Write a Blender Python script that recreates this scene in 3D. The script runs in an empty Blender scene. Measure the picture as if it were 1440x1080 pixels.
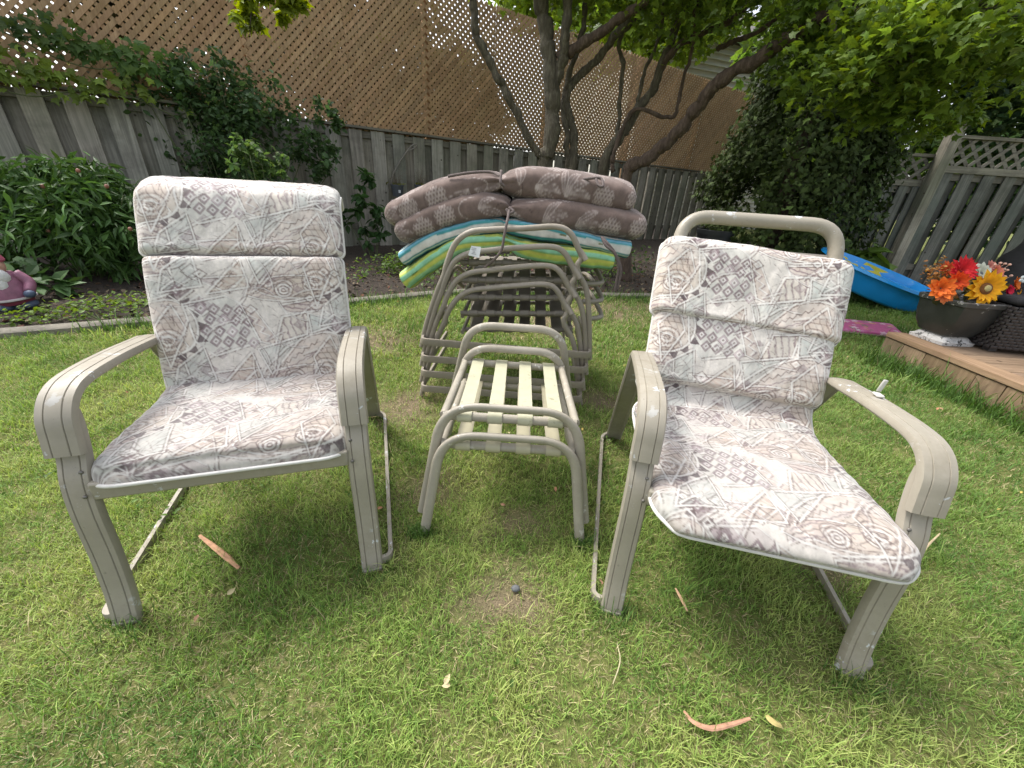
import bpy, math, random
import numpy as np
from mathutils import Matrix, Vector
random.seed(7); RNG = np.random.default_rng(11)
SC = bpy.context.scene
R = math.radians
# ---------------------------------------------------------------- camera
FPX, PITCH, ROLL, CAMH = 544.243, R(26.824), R(3.721), 1.052
_fw = np.array([0, math.cos(PITCH), -math.sin(PITCH)]); _up = np.array([0, math.sin(PITCH), math.cos(PITCH)]); _rt = np.array([1., 0, 0])
CR = _rt*math.cos(ROLL)+_up*math.sin(ROLL); CU = -_rt*math.sin(ROLL)+_up*math.cos(ROLL)
cam_data = bpy.data.cameras.new('camera'); cam = bpy.data.objects.new('camera', cam_data); SC.collection.objects.link(cam)
cam_data.sensor_width = 36; cam_data.lens = FPX/1440*36; cam_data.clip_start = 0.02; cam_data.clip_end = 400
cam.matrix_world = Matrix(((CR[0], CU[0], -_fw[0], 0), (CR[1], CU[1], -_fw[1], 0), (CR[2], CU[2], -_fw[2], CAMH), (0, 0, 0, 1)))
SC.camera = cam
# ---------------------------------------------------------------- light
SUN_EL, SUN_AZ = R(58), R(-62)          # azimuth measured from +Y towards +X
w = bpy.data.worlds.new('World'); SC.world = w; w.use_nodes = True
nt = w.node_tree; bg = nt.nodes['Background']
sky = nt.nodes.new('ShaderNodeTexSky'); sky.sky_type = 'NISHITA'; sky.sun_disc = False
sky.sun_elevation = SUN_EL; sky.sun_rotation = SUN_AZ; sky.dust_density = 4; sky.air_density = 1.0; sky.ozone_density = 1.0
hs = nt.nodes.new('ShaderNodeHueSaturation'); hs.inputs['Saturation'].default_value = 0.35; hs.inputs['Value'].default_value = 1.0
nt.links.new(sky.outputs[0], hs.inputs['Color']); nt.links.new(hs.outputs[0], bg.inputs[0]); bg.inputs[1].default_value = 0.15
sl = bpy.data.lights.new('sun', 'SUN'); sl.energy = 1.3; sl.angle = R(14); sl.color = (1, .96, .9)
sun = bpy.data.objects.new('sun', sl); SC.collection.objects.link(sun)
sd = Vector((math.sin(SUN_AZ)*math.cos(SUN_EL), math.cos(SUN_AZ)*math.cos(SUN_EL), math.sin(SUN_EL)))
sun.rotation_euler = sd.to_track_quat('Z', 'Y').to_euler()
SC.view_settings.view_transform = 'Standard'; SC.view_settings.look = 'None'; SC.view_settings.exposure = 1.3; SC.view_settings.gamma = 1
SC.cycles.use_denoising = True
SC.cycles.max_bounces = 8; SC.cycles.transparent_max_bounces = 8

# ---------------------------------------------------------------- helpers
def ray(u, v): return _fw+CR*(u-720)/FPX-CU*(v-540)/FPX
def at(u, v, y=None, z=None, n=None, c=None):
    """world point seen at photo pixel (u, v) on a known plane"""
    d = ray(u, v); o = np.array([0, 0, CAMH])
    if y is not None: t = y/d[1]
    elif z is not None: t = (z-CAMH)/d[2]
    else: t = c/(np.dot(n, d[:2]))
    return o+t*d
def tag(o, label=None, cat=None, group=None, kind=None):
    if label: o['label'] = label
    if cat: o['category'] = cat
    if group: o['group'] = group
    if kind: o['kind'] = kind
    return o
def empty(name, loc=(0, 0, 0), rz=0, label=None, cat=None, group=None):
    o = bpy.data.objects.new(name, None); SC.collection.objects.link(o); o.empty_display_size = .05
    o.location = loc; o.rotation_euler = (0, 0, rz)
    return tag(o, label, cat, group)
def np_mesh(name, V, faces, mat, parent=None, col=None, smooth=True, sharp=None, uv=None):
    """V Nx3; faces: list of int arrays (Fi x k); col Nx3 or None"""
    me = bpy.data.meshes.new(name)
    V = np.asarray(V, np.float32); me.vertices.add(len(V)); me.vertices.foreach_set('co', V.ravel())
    loops = np.concatenate([f.ravel() for f in faces]).astype(np.int32)
    tot = np.concatenate([np.full(len(f), f.shape[1], np.int32) for f in faces])
    st = np.concatenate([[0], np.cumsum(tot)[:-1]]).astype(np.int32)
    me.loops.add(len(loops)); me.loops.foreach_set('vertex_index', loops)
    me.polygons.add(len(tot)); me.polygons.foreach_set('loop_start', st); me.polygons.foreach_set('loop_total', tot)
    me.polygons.foreach_set('use_smooth', np.full(len(tot), smooth))
    me.update(calc_edges=True); me.validate()
    if col is not None:
        a = me.color_attributes.new('Col', 'FLOAT_COLOR', 'POINT'); c = np.ones((len(V), 4), np.float32); c[:, :3] = col
        a.data.foreach_set('color', c.ravel())
    if sharp: me.set_sharp_from_angle(angle=R(sharp))
    me.materials.append(mat)
    o = bpy.data.objects.new(name, me); SC.collection.objects.link(o)
    if parent is not None: o.parent = parent
    return o
def smooth_path(P, n=8, closed=False):
    """Catmull-Rom through points"""
    P = [np.asarray(p, float) for p in P]
    if closed: Q = [P[-1]]+P+[P[0], P[1]]
    else: Q = [2*P[0]-P[1]]+P+[2*P[-1]-P[-2]]
    out = []
    for i in range(1, len(Q)-2):
        a, b, c, d = Q[i-1:i+3]
        for k in range(n):
            t = k/n; out.append(.5*((2*b)+(c-a)*t+(2*a-5*b+4*c-d)*t*t+(3*b-a-3*c+d)*t**3))
    if not closed: out.append(P[-1])
    return out
def round_path(P, r, n=6):
    """polyline with its inner corners rounded to radius-like distance r"""
    P = [np.asarray(p, float) for p in P]; out = [P[0]]
    rs = r if hasattr(r, '__len__') else [r]*len(P)
    for i in range(1, len(P)-1):
        a, b, c = P[i-1:i+2]; d1 = a-b; d2 = c-b; l1 = np.linalg.norm(d1); l2 = np.linalg.norm(d2)
        q = min(rs[i], l1*.49, l2*.49); p1 = b+d1/l1*q; p2 = b+d2/l2*q
        for k in range(n+1):
            t = k/n; out.append((1-t)**2*p1+2*t*(1-t)*b+t*t*p2)
    out.append(P[-1]); return out
class MB:
    def __init__(s): s.v = []; s.f = []; s.c = []; s.col = (1, 1, 1)
    def add(s, verts, faces):
        o = len(s.v); s.v += [tuple(map(float, p)) for p in verts]; s.c += [s.col]*len(verts); s.f += [tuple(i+o for i in f) for f in faces]
    def box(s, c, d, rz=0, M=None):
        x, y, z = d[0]/2, d[1]/2, d[2]/2
        vs = [(-x, -y, -z), (x, -y, -z), (x, y, -z), (-x, y, -z), (-x, -y, z), (x, -y, z), (x, y, z), (-x, y, z)]
        if M is None: M = Matrix.Rotation(rz, 3, 'Z')
        vs = [tuple(M @ Vector(p)+Vector(c)) for p in vs]
        s.add(vs, [(0, 3, 2, 1), (4, 5, 6, 7), (0, 1, 5, 4), (1, 2, 6, 5), (2, 3, 7, 6), (3, 0, 4, 7)])
    def bar(s, a, b, w, t, up=(0, 0, 1)):
        """rectangular bar a-b, width w across 'up x dir', thickness t"""
        a = Vector(a); b = Vector(b); d = (b-a); L = d.length; d.normalize(); u = Vector(up); x = d.cross(u); x.normalize(); y = x.cross(d)
        M = Matrix((d, x, y)).transposed(); s.box((a+b)/2, (L, w, t), M=M)
    def sweep(s, path, prof, up=(0, 0, 1), scale=None, closed=False, caps=True):
        """profile points (a, b): a along side vector, b along up-ish vector"""
        P = [np.asarray(p, float) for p in path]; n = len(P); m = len(prof); vs = []; side = None
        U0 = np.asarray(up, float)
        for i in range(n):
            if closed: d = P[(i+1) % n]-P[i-1]
            else: d = P[min(i+1, n-1)]-P[max(i-1, 0)]
            d = d/(np.linalg.norm(d)+1e-12)
            x = np.cross(d, U0)
            if np.linalg.norm(x) < 1e-3: x = side if side is not None else np.cross(d, [1, .1, 0])
            x = x/np.linalg.norm(x)
            if side is not None and np.dot(x, side) < 0: x = -x
            side = x; y = np.cross(x, d)
            k = 1 if scale is None else scale[i]
            for a, b in prof: vs.append(P[i]+x*a*k+y*b*k)
        fs = []
        for i in range(n if closed else n-1):
            j = (i+1) % n
            for q in range(m): fs.append((i*m+q, i*m+(q+1) % m, j*m+(q+1) % m, j*m+q))
        if caps and not closed: fs.append(tuple(range(m-1, -1, -1))); fs.append(tuple((n-1)*m+q for q in range(m)))
        s.add(vs, fs)
    def tube(s, path, r, n=10, closed=False, radii=None):
        """parallel-transport tube"""
        P = [np.asarray(p, float) for p in path]; N = len(P); vs = []; x = None
        for i in range(N):
            d = (P[(i+1) % N]-P[i-1]) if closed else (P[min(i+1, N-1)]-P[max(i-1, 0)])
            d = d/(np.linalg.norm(d)+1e-12)
            if x is None:
                x = np.cross(d, [0, 0, 1.]);
                if np.linalg.norm(x) < 1e-2: x = np.cross(d, [0, 1., 0])
            x = x-d*np.dot(x, d); x = x/(np.linalg.norm(x)+1e-12); y = np.cross(d, x)
            rr = r if radii is None else radii[i]
            for k in range(n):
                a = 2*math.pi*k/n; vs.append(P[i]+(x*math.cos(a)+y*math.sin(a))*rr)
        fs = []
        for i in range(N if closed else N-1):
            j = (i+1) % N
            for k in range(n): fs.append((i*n+k, i*n+(k+1) % n, j*n+(k+1) % n, j*n+k))
        if not closed: fs.append(tuple(range(n-1, -1, -1))); fs.append(tuple((N-1)*n+k for k in range(n)))
        s.add(vs, fs)
    def lathe(s, prof, c=(0, 0, 0), n=24, sx=1, sy=1, power=None):
        vs = []; m = len(prof)
        for k in range(n):
            a = 2*math.pi*k/n; ca, sa = math.cos(a), math.sin(a)
            if power:
                q = (abs(ca)**power+abs(sa)**power)**(-1/power); ca *= q; sa *= q
            for r, z in prof: vs.append((c[0]+r*ca*sx, c[1]+r*sa*sy, c[2]+z))
        fs = []
        for k in range(n):
            j = (k+1) % n
            for i in range(m-1): fs.append((k*m+i, j*m+i, j*m+i+1, k*m+i+1))
        s.add(vs, fs)
    def ball(s, c, r, n=12, sc=(1, 1, 1), M=None):
        vs = []; fs = []; m = max(6, n//2+1)
        for i in range(m+1):
            p = math.pi*i/m
            for k in range(n):
                a = 2*math.pi*k/n; q = Vector((math.sin(p)*math.cos(a)*r*sc[0], math.sin(p)*math.sin(a)*r*sc[1], math.cos(p)*r*sc[2]))
                if M is not None: q = M @ q
                vs.append((c[0]+q[0], c[1]+q[1], c[2]+q[2]))
        for i in range(m):
            for k in range(n): fs.append((i*n+k, (i+1)*n+k, (i+1)*n+(k+1) % n, i*n+(k+1) % n))
        s.add(vs, fs)
    def build(s, name, mat, parent=None, smooth=True, sharp=38, bevel=0):
        me = bpy.data.meshes.new(name); me.from_pydata(s.v, [], s.f); me.update()
        me.polygons.foreach_set('use_smooth', [smooth]*len(me.polygons))
        if smooth and sharp: me.set_sharp_from_angle(angle=R(sharp))
        a = me.color_attributes.new('Col', 'FLOAT_COLOR', 'POINT'); a.data.foreach_set('color', np.c_[np.array(s.c, np.float32).reshape(-1, 3), np.ones(len(s.c), np.float32)].astype(np.float32).ravel())
        me.materials.append(mat); o = bpy.data.objects.new(name, me); SC.collection.objects.link(o)
        if parent is not None: o.parent = parent
        if bevel:
            b = o.modifiers.new('bevel', 'BEVEL'); b.width = bevel; b.segments = 2; b.limit_method = 'ANGLE'; b.angle_limit = R(40)
        return o
def vnoise(P, seed=0, octaves=3):
    """smooth value noise, P Nxk in noise units, returns ~[-1,1]"""
    P = np.asarray(P, float); k = P.shape[1]; out = np.zeros(len(P)); amp = 1; tot = 0
    for o in range(octaves):
        Q = P*2**o+seed*17.3+o*5.1; I = np.floor(Q).astype(np.int64); F = Q-I; F = F*F*(3-2*F); acc = 0
        for c in range(2**k):
            h = np.full(len(P), seed*1013+o*7919, np.int64); wgt = 1
            for d in range(k):
                b = (c >> d) & 1; h = h*31+(I[:, d]+b)*[73856093, 19349663, 83492791][d]; wgt = wgt*(F[:, d] if b else 1-F[:, d])
            h = (h ^ (h >> 13))*1274126177 & 0x7fffffff; h = (h ^ (h >> 15)) & 0xffff
            acc = acc+wgt*(h/32767.5-1)
        out += acc*amp; tot += amp; amp *= .5
    return out/tot

# ---------------------------------------------------------------- materials
def new_mat(name):
    m = bpy.data.materials.new(name); m.use_nodes = True; t = m.node_tree; return m, t, t.nodes['Principled BSDF'], t.nodes, t.links
def nz(N, L, scale, detail=4, vec=None, rough=.6):
    n = N.new('ShaderNodeTexNoise'); n.inputs['Scale'].default_value = scale; n.inputs['Detail'].default_value = detail; n.inputs['Roughness'].default_value = rough
    if vec is not None: L.new(vec, n.inputs['Vector'])
    return n
def ramp(N, L, fac, stops):
    r = N.new('ShaderNodeValToRGB'); e = r.color_ramp.elements
    while len(e) < len(stops): e.new(.5)
    for i, (p, c) in enumerate(stops): e[i].position = p; e[i].color = (*c, 1) if len(c) == 3 else c
    L.new(fac, r.inputs[0]); return r
def mixc(N, L, a, b, fac, mode='MIX'):
    m = N.new('ShaderNodeMix'); m.data_type = 'RGBA'; m.blend_type = mode
    for s, i in ((fac, 0), (a, 6), (b, 7)):
        if hasattr(s, 'is_output'): L.new(s, m.inputs[i])
        elif isinstance(s, (int, float)): m.inputs[i].default_value = s
        else: m.inputs[i].default_value = (*s, 1)
    return m.outputs[2]
def bump(N, L, B, h, strength=.3, dist=.01):
    b = N.new('ShaderNodeBump'); b.inputs['Strength'].default_value = strength; b.inputs['Distance'].default_value = dist; L.new(h, b.inputs['Height']); L.new(b.outputs[0], B.inputs['Normal'])
def objco(N, L, scale=(1, 1, 1), out='Object'):
    c = N.new('ShaderNodeTexCoord'); m = N.new('ShaderNodeMapping'); m.inputs['Scale'].default_value = scale; L.new(c.outputs[out], m.inputs['Vector']); return m.outputs[0]
def simple(name, col, rough=.6, var=.15, scale=12, metal=0, bmp=0, coat=0, vcol=False, spec=.5, dirt=None, dirt_thr=.6):
    m, t, B, N, L = new_mat(name); co = objco(N, L)
    n = nz(N, L, scale, 5, co); r = ramp(N, L, n.outputs['Fac'], [(.25, tuple(c*(1-var) for c in col)), (.75, tuple(min(1, c*(1+var)) for c in col))])
    out = r.outputs[0]
    if vcol:
        a = N.new('ShaderNodeVertexColor'); a.layer_name = 'Col'; out = mixc(N, L, out, a.outputs[0], 1.0, 'MULTIPLY')
    if dirt:
        n2 = nz(N, L, scale*1.7, 6, co, .7); f = ramp(N, L, n2.outputs['Fac'], [(dirt_thr, (0, 0, 0)), (dirt_thr+.06, (1, 1, 1))]); out = mixc(N, L, out, dirt, f.outputs[0])
    L.new(out, B.inputs['Base Color']); B.inputs['Roughness'].default_value = rough; B.inputs['Metallic'].default_value = metal; B.inputs['Specular IOR Level'].default_value = spec
    if coat: B.inputs['Coat Weight'].default_value = coat
    if bmp: bump(N, L, B, nz(N, L, scale*6, 4, co).outputs['Fac'], bmp)
    return m
def vcol_mat(name, rough=.8, bscale=900, bmp=.15, sheen=0, translucent=0, spec=.3, mult=1.0):
    m, t, B, N, L = new_mat(name); a = N.new('ShaderNodeVertexColor'); a.layer_name = 'Col'
    co = objco(N, L); n = nz(N, L, 35, 4, co)
    out = mixc(N, L, a.outputs[0], ramp(N, L, n.outputs['Fac'], [(.3, (.82*mult,)*3), (.7, (1.08*mult,)*3)]).outputs[0], 1.0, 'MULTIPLY')
    L.new(out, B.inputs['Base Color']); B.inputs['Roughness'].default_value = rough; B.inputs['Specular IOR Level'].default_value = spec
    if sheen: B.inputs['Sheen Weight'].default_value = sheen
    if bmp: bump(N, L, B, nz(N, L, bscale, 2, co).outputs['Fac'], bmp, .002)
    if translucent:
        tr = N.new('ShaderNodeBsdfTranslucent'); hs = N.new('ShaderNodeHueSaturation'); hs.inputs['Saturation'].default_value = 1.15; hs.inputs['Value'].default_value = 1.5
        hs.inputs['Hue'].default_value = .485
        L.new(out, hs.inputs['Color']); L.new(hs.outputs[0], tr.inputs[0]); mx = N.new('ShaderNodeMixShader'); mx.inputs[0].default_value = translucent
        L.new(B.outputs[0], mx.inputs[1]); L.new(tr.outputs[0], mx.inputs[2]); L.new(mx.outputs[0], N['Material Output'].inputs[0])
    return m
def wood_mat(name, dark, light, stain=(.08, .075, .06), axis='Z', rough=.9, green=None):
    m, t, B, N, L = new_mat(name)
    sc = {'Z': (38, 38, 1.6), 'X': (1.6, 38, 38), 'Y': (38, 1.6, 38)}[axis]
    a = N.new('ShaderNodeVertexColor'); a.layer_name = 'Col'
    c = N.new('ShaderNodeTexCoord'); add = N.new('ShaderNodeVectorMath'); add.operation = 'ADD'; s2 = N.new('ShaderNodeVectorMath'); s2.operation = 'SCALE'; s2.inputs['Scale'].default_value = 7.0
    L.new(a.outputs[0], s2.inputs[0]); L.new(c.outputs['Object'], add.inputs[0]); L.new(s2.outputs[0], add.inputs[1])
    mp = N.new('ShaderNodeMapping'); mp.inputs['Scale'].default_value = sc; L.new(add.outputs[0], mp.inputs['Vector'])
    g = nz(N, L, 1.0, 6, mp.outputs[0], .65); g.inputs['Distortion'].default_value = .6
    r = ramp(N, L, g.outputs['Fac'], [(.28, dark), (.5, tuple((x+y)/2 for x, y in zip(dark, light))), (.72, light)])
    big = nz(N, L, 2.3, 5, add.outputs[0], .7); f = ramp(N, L, big.outputs['Fac'], [(.45, (0, 0, 0)), (.75, (.75, .75, .75))])
    out = mixc(N, L, r.outputs[0], stain, f.outputs[0])
    if green:
        n3 = nz(N, L, 1.3, 3, add.outputs[0]); f3 = ramp(N, L, n3.outputs['Fac'], [(.45, (0, 0, 0)), (.7, (.6, .6, .6))]); out = mixc(N, L, out, green, f3.outputs[0])
    v = N.new('ShaderNodeTexVoronoi'); v.inputs['Scale'].default_value = 5.0; L.new(add.outputs[0], v.inputs['Vector'])
    kn = ramp(N, L, v.outputs['Distance'], [(.05, (.3, .27, .24)), (.09, (1, 1, 1))]); out = mixc(N, L, out, kn.outputs[0], 1.0, 'MULTIPLY')
    out = mixc(N, L, out, a.outputs[0], 1.0, 'MULTIPLY')
    L.new(out, B.inputs['Base Color']); B.inputs['Roughness'].default_value = rough; B.inputs['Specular IOR Level'].default_value = .2
    bump(N, L, B, g.outputs['Fac'], .5, .006); return m
def shade(b, v=.2, tint=0.0):
    k = b*(1+random.uniform(-v, v)); return (k*(1+random.uniform(-tint, tint)), k, k*(1+random.uniform(-tint, tint)))
# ================================================================ setting
C_WHITE = (.8, .8, .78)
CURB = [(-7.5, -1.5), (-5.2, .9), (-3.75, 2.0), (-3.1, 2.42), (-2.56, 2.77), (-1.95, 3.2), (-1.4, 3.62), (-.6, 4.15), (.35, 4.42), (1.25, 4.46), (2.1, 4.8), (3.0, 5.5), (3.7, 5.95), (5.0, 6.1), (9.5, 6.2)]
CURBP = np.array([p[:2] for p in smooth_path([(x, y, 0) for x, y in CURB], 6)])
def curb_y(x): return np.interp(x, CURBP[:, 0], CURBP[:, 1])
# bare earth patches of the lawn: x, y, radius
BARE = [(.02, .75, .17), (-.55, 1.75, .28), (.55, 1.9, .22), (-.28, 1.12, .13), (.05, 1.0, .12), (.9, 3.9, .55), (2.3, 3.2, .3), (-1.0, 2.6, .3), (1.05, .9, .08), (.3, 3.3, .5), (1.6, 3.9, .4), (.25, .56, .05)]
def bareness(x, y):
    b = np.zeros_like(x)
    wob = vnoise(np.c_[x*9, y*9], 3)*.75+vnoise(np.c_[x*30, y*30], 13)*.3
    for bx, by, br in BARE: b = np.maximum(b, np.clip(1.15-np.hypot(x-bx, y-by)/br+wob, 0, 1))
    return b

def lawn_mat():
    m, t, B, N, L = new_mat('lawn_soil'); co = objco(N, L)
    n1 = nz(N, L, 1.4, 5, co); n2 = nz(N, L, 26, 6, co, .75); n3 = nz(N, L, 180, 3, co)
    c1 = ramp(N, L, n2.outputs['Fac'], [(.3, (.06, .08, .022)), (.5, (.13, .15, .045)), (.68, (.24, .21, .10))])
    a = N.new('ShaderNodeVertexColor'); a.layer_name = 'Col'
    c2 = ramp(N, L, n3.outputs['Fac'], [(.3, (.11, .085, .055)), (.7, (.27, .215, .14))])
    out = mixc(N, L, c1.outputs[0], c2.outputs[0], a.outputs[0])
    L.new(out, B.inputs['Base Color']); B.inputs['Roughness'].default_value = 1; B.inputs['Specular IOR Level'].default_value = .1
    bump(N, L, B, n3.outputs['Fac'], .8, .01); return m
# ground sheet: fine where seen near, one large sheet to the horizon
xs = np.concatenate([[-60, -20], np.linspace(-7, 8, 151), [20, 60]]); ys = np.concatenate([[-30, -5], np.linspace(-1, 9, 101), [16, 30, 80]])
GX, GY = np.meshgrid(xs, ys); gx, gy = GX.ravel(), GY.ravel()
gz = vnoise(np.c_[gx*.9, gy*.9], 5)*.012*(np.abs(gx) < 9)*(gy < 10)*0
gb = bareness(gx, gy); nx, ny = len(xs), len(ys)
idx = np.arange(nx*ny).reshape(ny, nx); quads = np.stack([idx[:-1, :-1], idx[:-1, 1:], idx[1:, 1:], idx[1:, :-1]], -1).reshape(-1, 4)
ground = np_mesh('ground', np.c_[gx, gy, gz], [quads], lawn_mat(), None, np.c_[gb, gb, gb]); tag(ground, kind='structure')
# planting bed soil
bedm = simple('bed_soil', (.034, .025, .018), 1, .6, 30, bmp=.9, dirt=(.13, .085, .05), dirt_thr=.58)
bx = CURBP[:, 0]; by = CURBP[:, 1]
V = np.r_[np.c_[bx, by+.03, np.full(len(bx), .004)], np.c_[bx, by+.25, np.full(len(bx), .045)], np.c_[bx-4, by+9, np.full(len(bx), .05)]]; k = len(bx)
q = np.r_[[(i, i+1, k+i+1, k+i) for i in range(k-1)], [(k+i, k+i+1, 2*k+i+1, 2*k+i) for i in range(k-1)]]
bed = np_mesh('planting_bed', V, [q], bedm); tag(bed, kind='structure')
# concrete edging between lawn and bed
mb = MB(); mb.sweep([(x, y, .0) for x, y in CURBP], [(-.055, -.05), (.055, -.05), (.052, .035), (.035, .048), (-.035, .048), (-.052, .035)])
ed = mb.build('garden_edging', simple('edging_concrete', (.17, .155, .125), .95, .4, 9, bmp=.6, dirt=(.08, .08, .05)))
tag(ed, 'low weathered concrete edging strip between lawn and planting bed', 'garden edging')

# ---------------------------------------------------------------- grass blades
def blades(n_per, x0, x1, y0, y1, wid, hgt, seed):
    g = np.random.default_rng(seed); n = int(n_per*(x1-x0)*(y1-y0))
    x = g.uniform(x0, x1, n); y = g.uniform(y0, y1, n)
    # clump
    ok = y < curb_y(x)-.06
    ok &= np.abs(x/1.42) < (y+.55)*1.15+.25           # outside the view is left bare
    ok &= ~((x > 2.87) & (y < 3.02) & (y > .3))
    x, y = x[ok], y[ok]; n = len(x)
    patch = vnoise(np.c_[x*1.6, y*1.6], 21, 3); fine = vnoise(np.c_[x*9, y*9], 22, 3); dens = vnoise(np.c_[x*16, y*16], 29, 2)
    ba = bareness(x, y)
    keep = g.random(n) < np.clip(.80+dens*.55+fine*.25, .1, 1)*(1-.62*ba)
    x, y, patch, fine, ba = x[keep], y[keep], patch[keep], fine[keep], ba[keep]; n = len(x)
    straw = g.random(n) < np.clip(.13-.14*fine-.08*patch+.45*ba+.04*(x < -.3)+.05*(y < .7), .03, .9)
    h = hgt*g.lognormal(-.1, .38, n)*(1+.45*fine)*np.where(straw, .75, 1); h = np.clip(h, .008, .11)
    wd = wid*g.uniform(.6, 1.25, n)*np.where(straw, .8, 1)
    az = g.uniform(0, 2*np.pi, n); lean = np.abs(g.normal(.55, .38, n))+np.where(straw, .45, 0); bend = g.uniform(.2, 1.3, n)
    dx, dy = np.cos(az), np.sin(az); px, py = -dy, dx; tw = g.normal(0, .5, n)
    px, py = px*np.cos(tw)+dx*np.sin(tw), py*np.cos(tw)+dy*np.sin(tw)
    V = np.zeros((n, 7, 3)); pos = np.zeros((n, 3)); pos[:, 0], pos[:, 1] = x, y; pos[:, 2] = -.003
    ang = lean*.5; seg = h/3
    for i in range(4):
        ww = wd*(1, .95, .7, 0)[i]/2
        if i < 3:
            V[:, 2*i] = pos; V[:, 2*i, 0] -= px*ww; V[:, 2*i, 1] -= py*ww
            V[:, 2*i+1] = pos; V[:, 2*i+1, 0] += px*ww; V[:, 2*i+1, 1] += py*ww
        else: V[:, 6] = pos
        pos = pos+np.c_[dx*np.sin(ang)*seg, dy*np.sin(ang)*seg, np.cos(np.minimum(ang, 1.75))*seg]; ang = ang+bend*.55
    V[:, :, 2] = np.maximum(V[:, :, 2], .001+.004*g.random((n, 1)))
    b = np.arange(n)[:, None]*7
    Q = np.concatenate([b+[0, 1, 3, 2], b+[2, 3, 5, 4]]); T = b+[4, 5, 6]
    med = vnoise(np.c_[x*4.3, y*4.3], 25, 3)
    t = np.clip(.5+.30*patch+.25*fine+.55*med+g.normal(0, .22, n), 0, 1)[:, None]
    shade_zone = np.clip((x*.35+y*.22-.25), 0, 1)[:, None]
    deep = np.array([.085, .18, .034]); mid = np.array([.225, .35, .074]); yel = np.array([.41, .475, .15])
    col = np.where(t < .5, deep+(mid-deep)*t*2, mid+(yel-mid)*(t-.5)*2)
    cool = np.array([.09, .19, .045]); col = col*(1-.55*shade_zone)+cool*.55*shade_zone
    sc = np.array([.50, .43, .24])*g.uniform(.55, 1.2, (n, 1)); col = np.where(straw[:, None], sc, col)*g.uniform(.8, 1.2, (n, 1))
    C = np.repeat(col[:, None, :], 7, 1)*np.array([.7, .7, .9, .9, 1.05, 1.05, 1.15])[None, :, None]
    return V.reshape(-1, 3), Q, T, C.reshape(-1, 3)
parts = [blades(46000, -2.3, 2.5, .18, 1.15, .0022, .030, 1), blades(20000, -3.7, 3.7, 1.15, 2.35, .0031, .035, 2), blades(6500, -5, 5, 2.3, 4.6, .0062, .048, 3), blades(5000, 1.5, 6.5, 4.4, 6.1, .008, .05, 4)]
# longer unmown fringe along the deck and the edging
def fringe(pts, n, hgt, seed):
    g = np.random.default_rng(seed); P = np.array(pts); i = g.integers(0, len(P)-1, n); t = g.random(n)[:, None]; q = P[i]*(1-t)+P[i+1]*t+g.normal(0, .05, (n, 2)); return q
Vs, Qs, Ts, Cs = [], [], [], []; off = 0
for V, Q, T, C in parts: Vs.append(V); Qs.append(Q+off); Ts.append(T+off); Cs.append(C); off += len(V)
grass_m = vcol_mat('grass_blade', .6, 60, 0, translucent=.3, spec=.3)
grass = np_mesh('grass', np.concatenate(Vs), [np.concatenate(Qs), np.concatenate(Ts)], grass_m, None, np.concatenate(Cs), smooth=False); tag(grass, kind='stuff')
g2 = np.random.default_rng(9)
def tall(pts, n, hgt, wid, seed, spread):
    g = np.random.default_rng(seed); P = np.array(pts, float); i = g.integers(0, len(P)-1, n); t = g.random(n)[:, None]; q = P[i]*(1-t)+P[i+1]*t+g.normal(0, spread, (n, 2)); return q
def tall_grass(name, q, hgt, wid, seed):
    g = np.random.default_rng(seed); n = len(q); h = hgt*g.lognormal(0, .35, n); az = g.uniform(0, 6.28, n); dx, dy = np.cos(az), np.sin(az); V = np.zeros((n, 7, 3)); pos = np.c_[q, np.zeros(n)]; ang = np.abs(g.normal(.2, .2, n))
    for i in range(4):
        ww = (wid*(1, .95, .7, 0)[i]/2)
        if i < 3: V[:, 2*i] = pos-np.c_[-dy, dx, dx*0]*ww; V[:, 2*i+1] = pos+np.c_[-dy, dx, dx*0]*ww
        else: V[:, 6] = pos
        pos = pos+np.c_[dx*np.sin(ang)*h/3, dy*np.sin(ang)*h/3, np.cos(ang)*h/3]; ang = ang+g.uniform(.1, .6, n)
    b = np.arange(n)[:, None]*7; col = np.array([.085, .165, .035])*g.uniform(.6, 1.5, (n, 1))
    o = np_mesh(name, V.reshape(-1, 3), [np.concatenate([b+[0, 1, 3, 2], b+[2, 3, 5, 4]]), b+[4, 5, 6]], grass_m, None, np.repeat(col, 7, 0), smooth=False); return tag(o, kind='stuff')
deck_line = [(2.84, 2.95), (2.86, 2.4), (2.88, 1.6), (2.9, 1.0)]
tall_grass('long_grass', np.r_[tall(deck_line, 2600, 0, 0, 5, .06), np.c_[tall(CURBP[20:60]-[0, .1], 1500, 0, 0, 6, .05)]], .10, .0055, 8)

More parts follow.
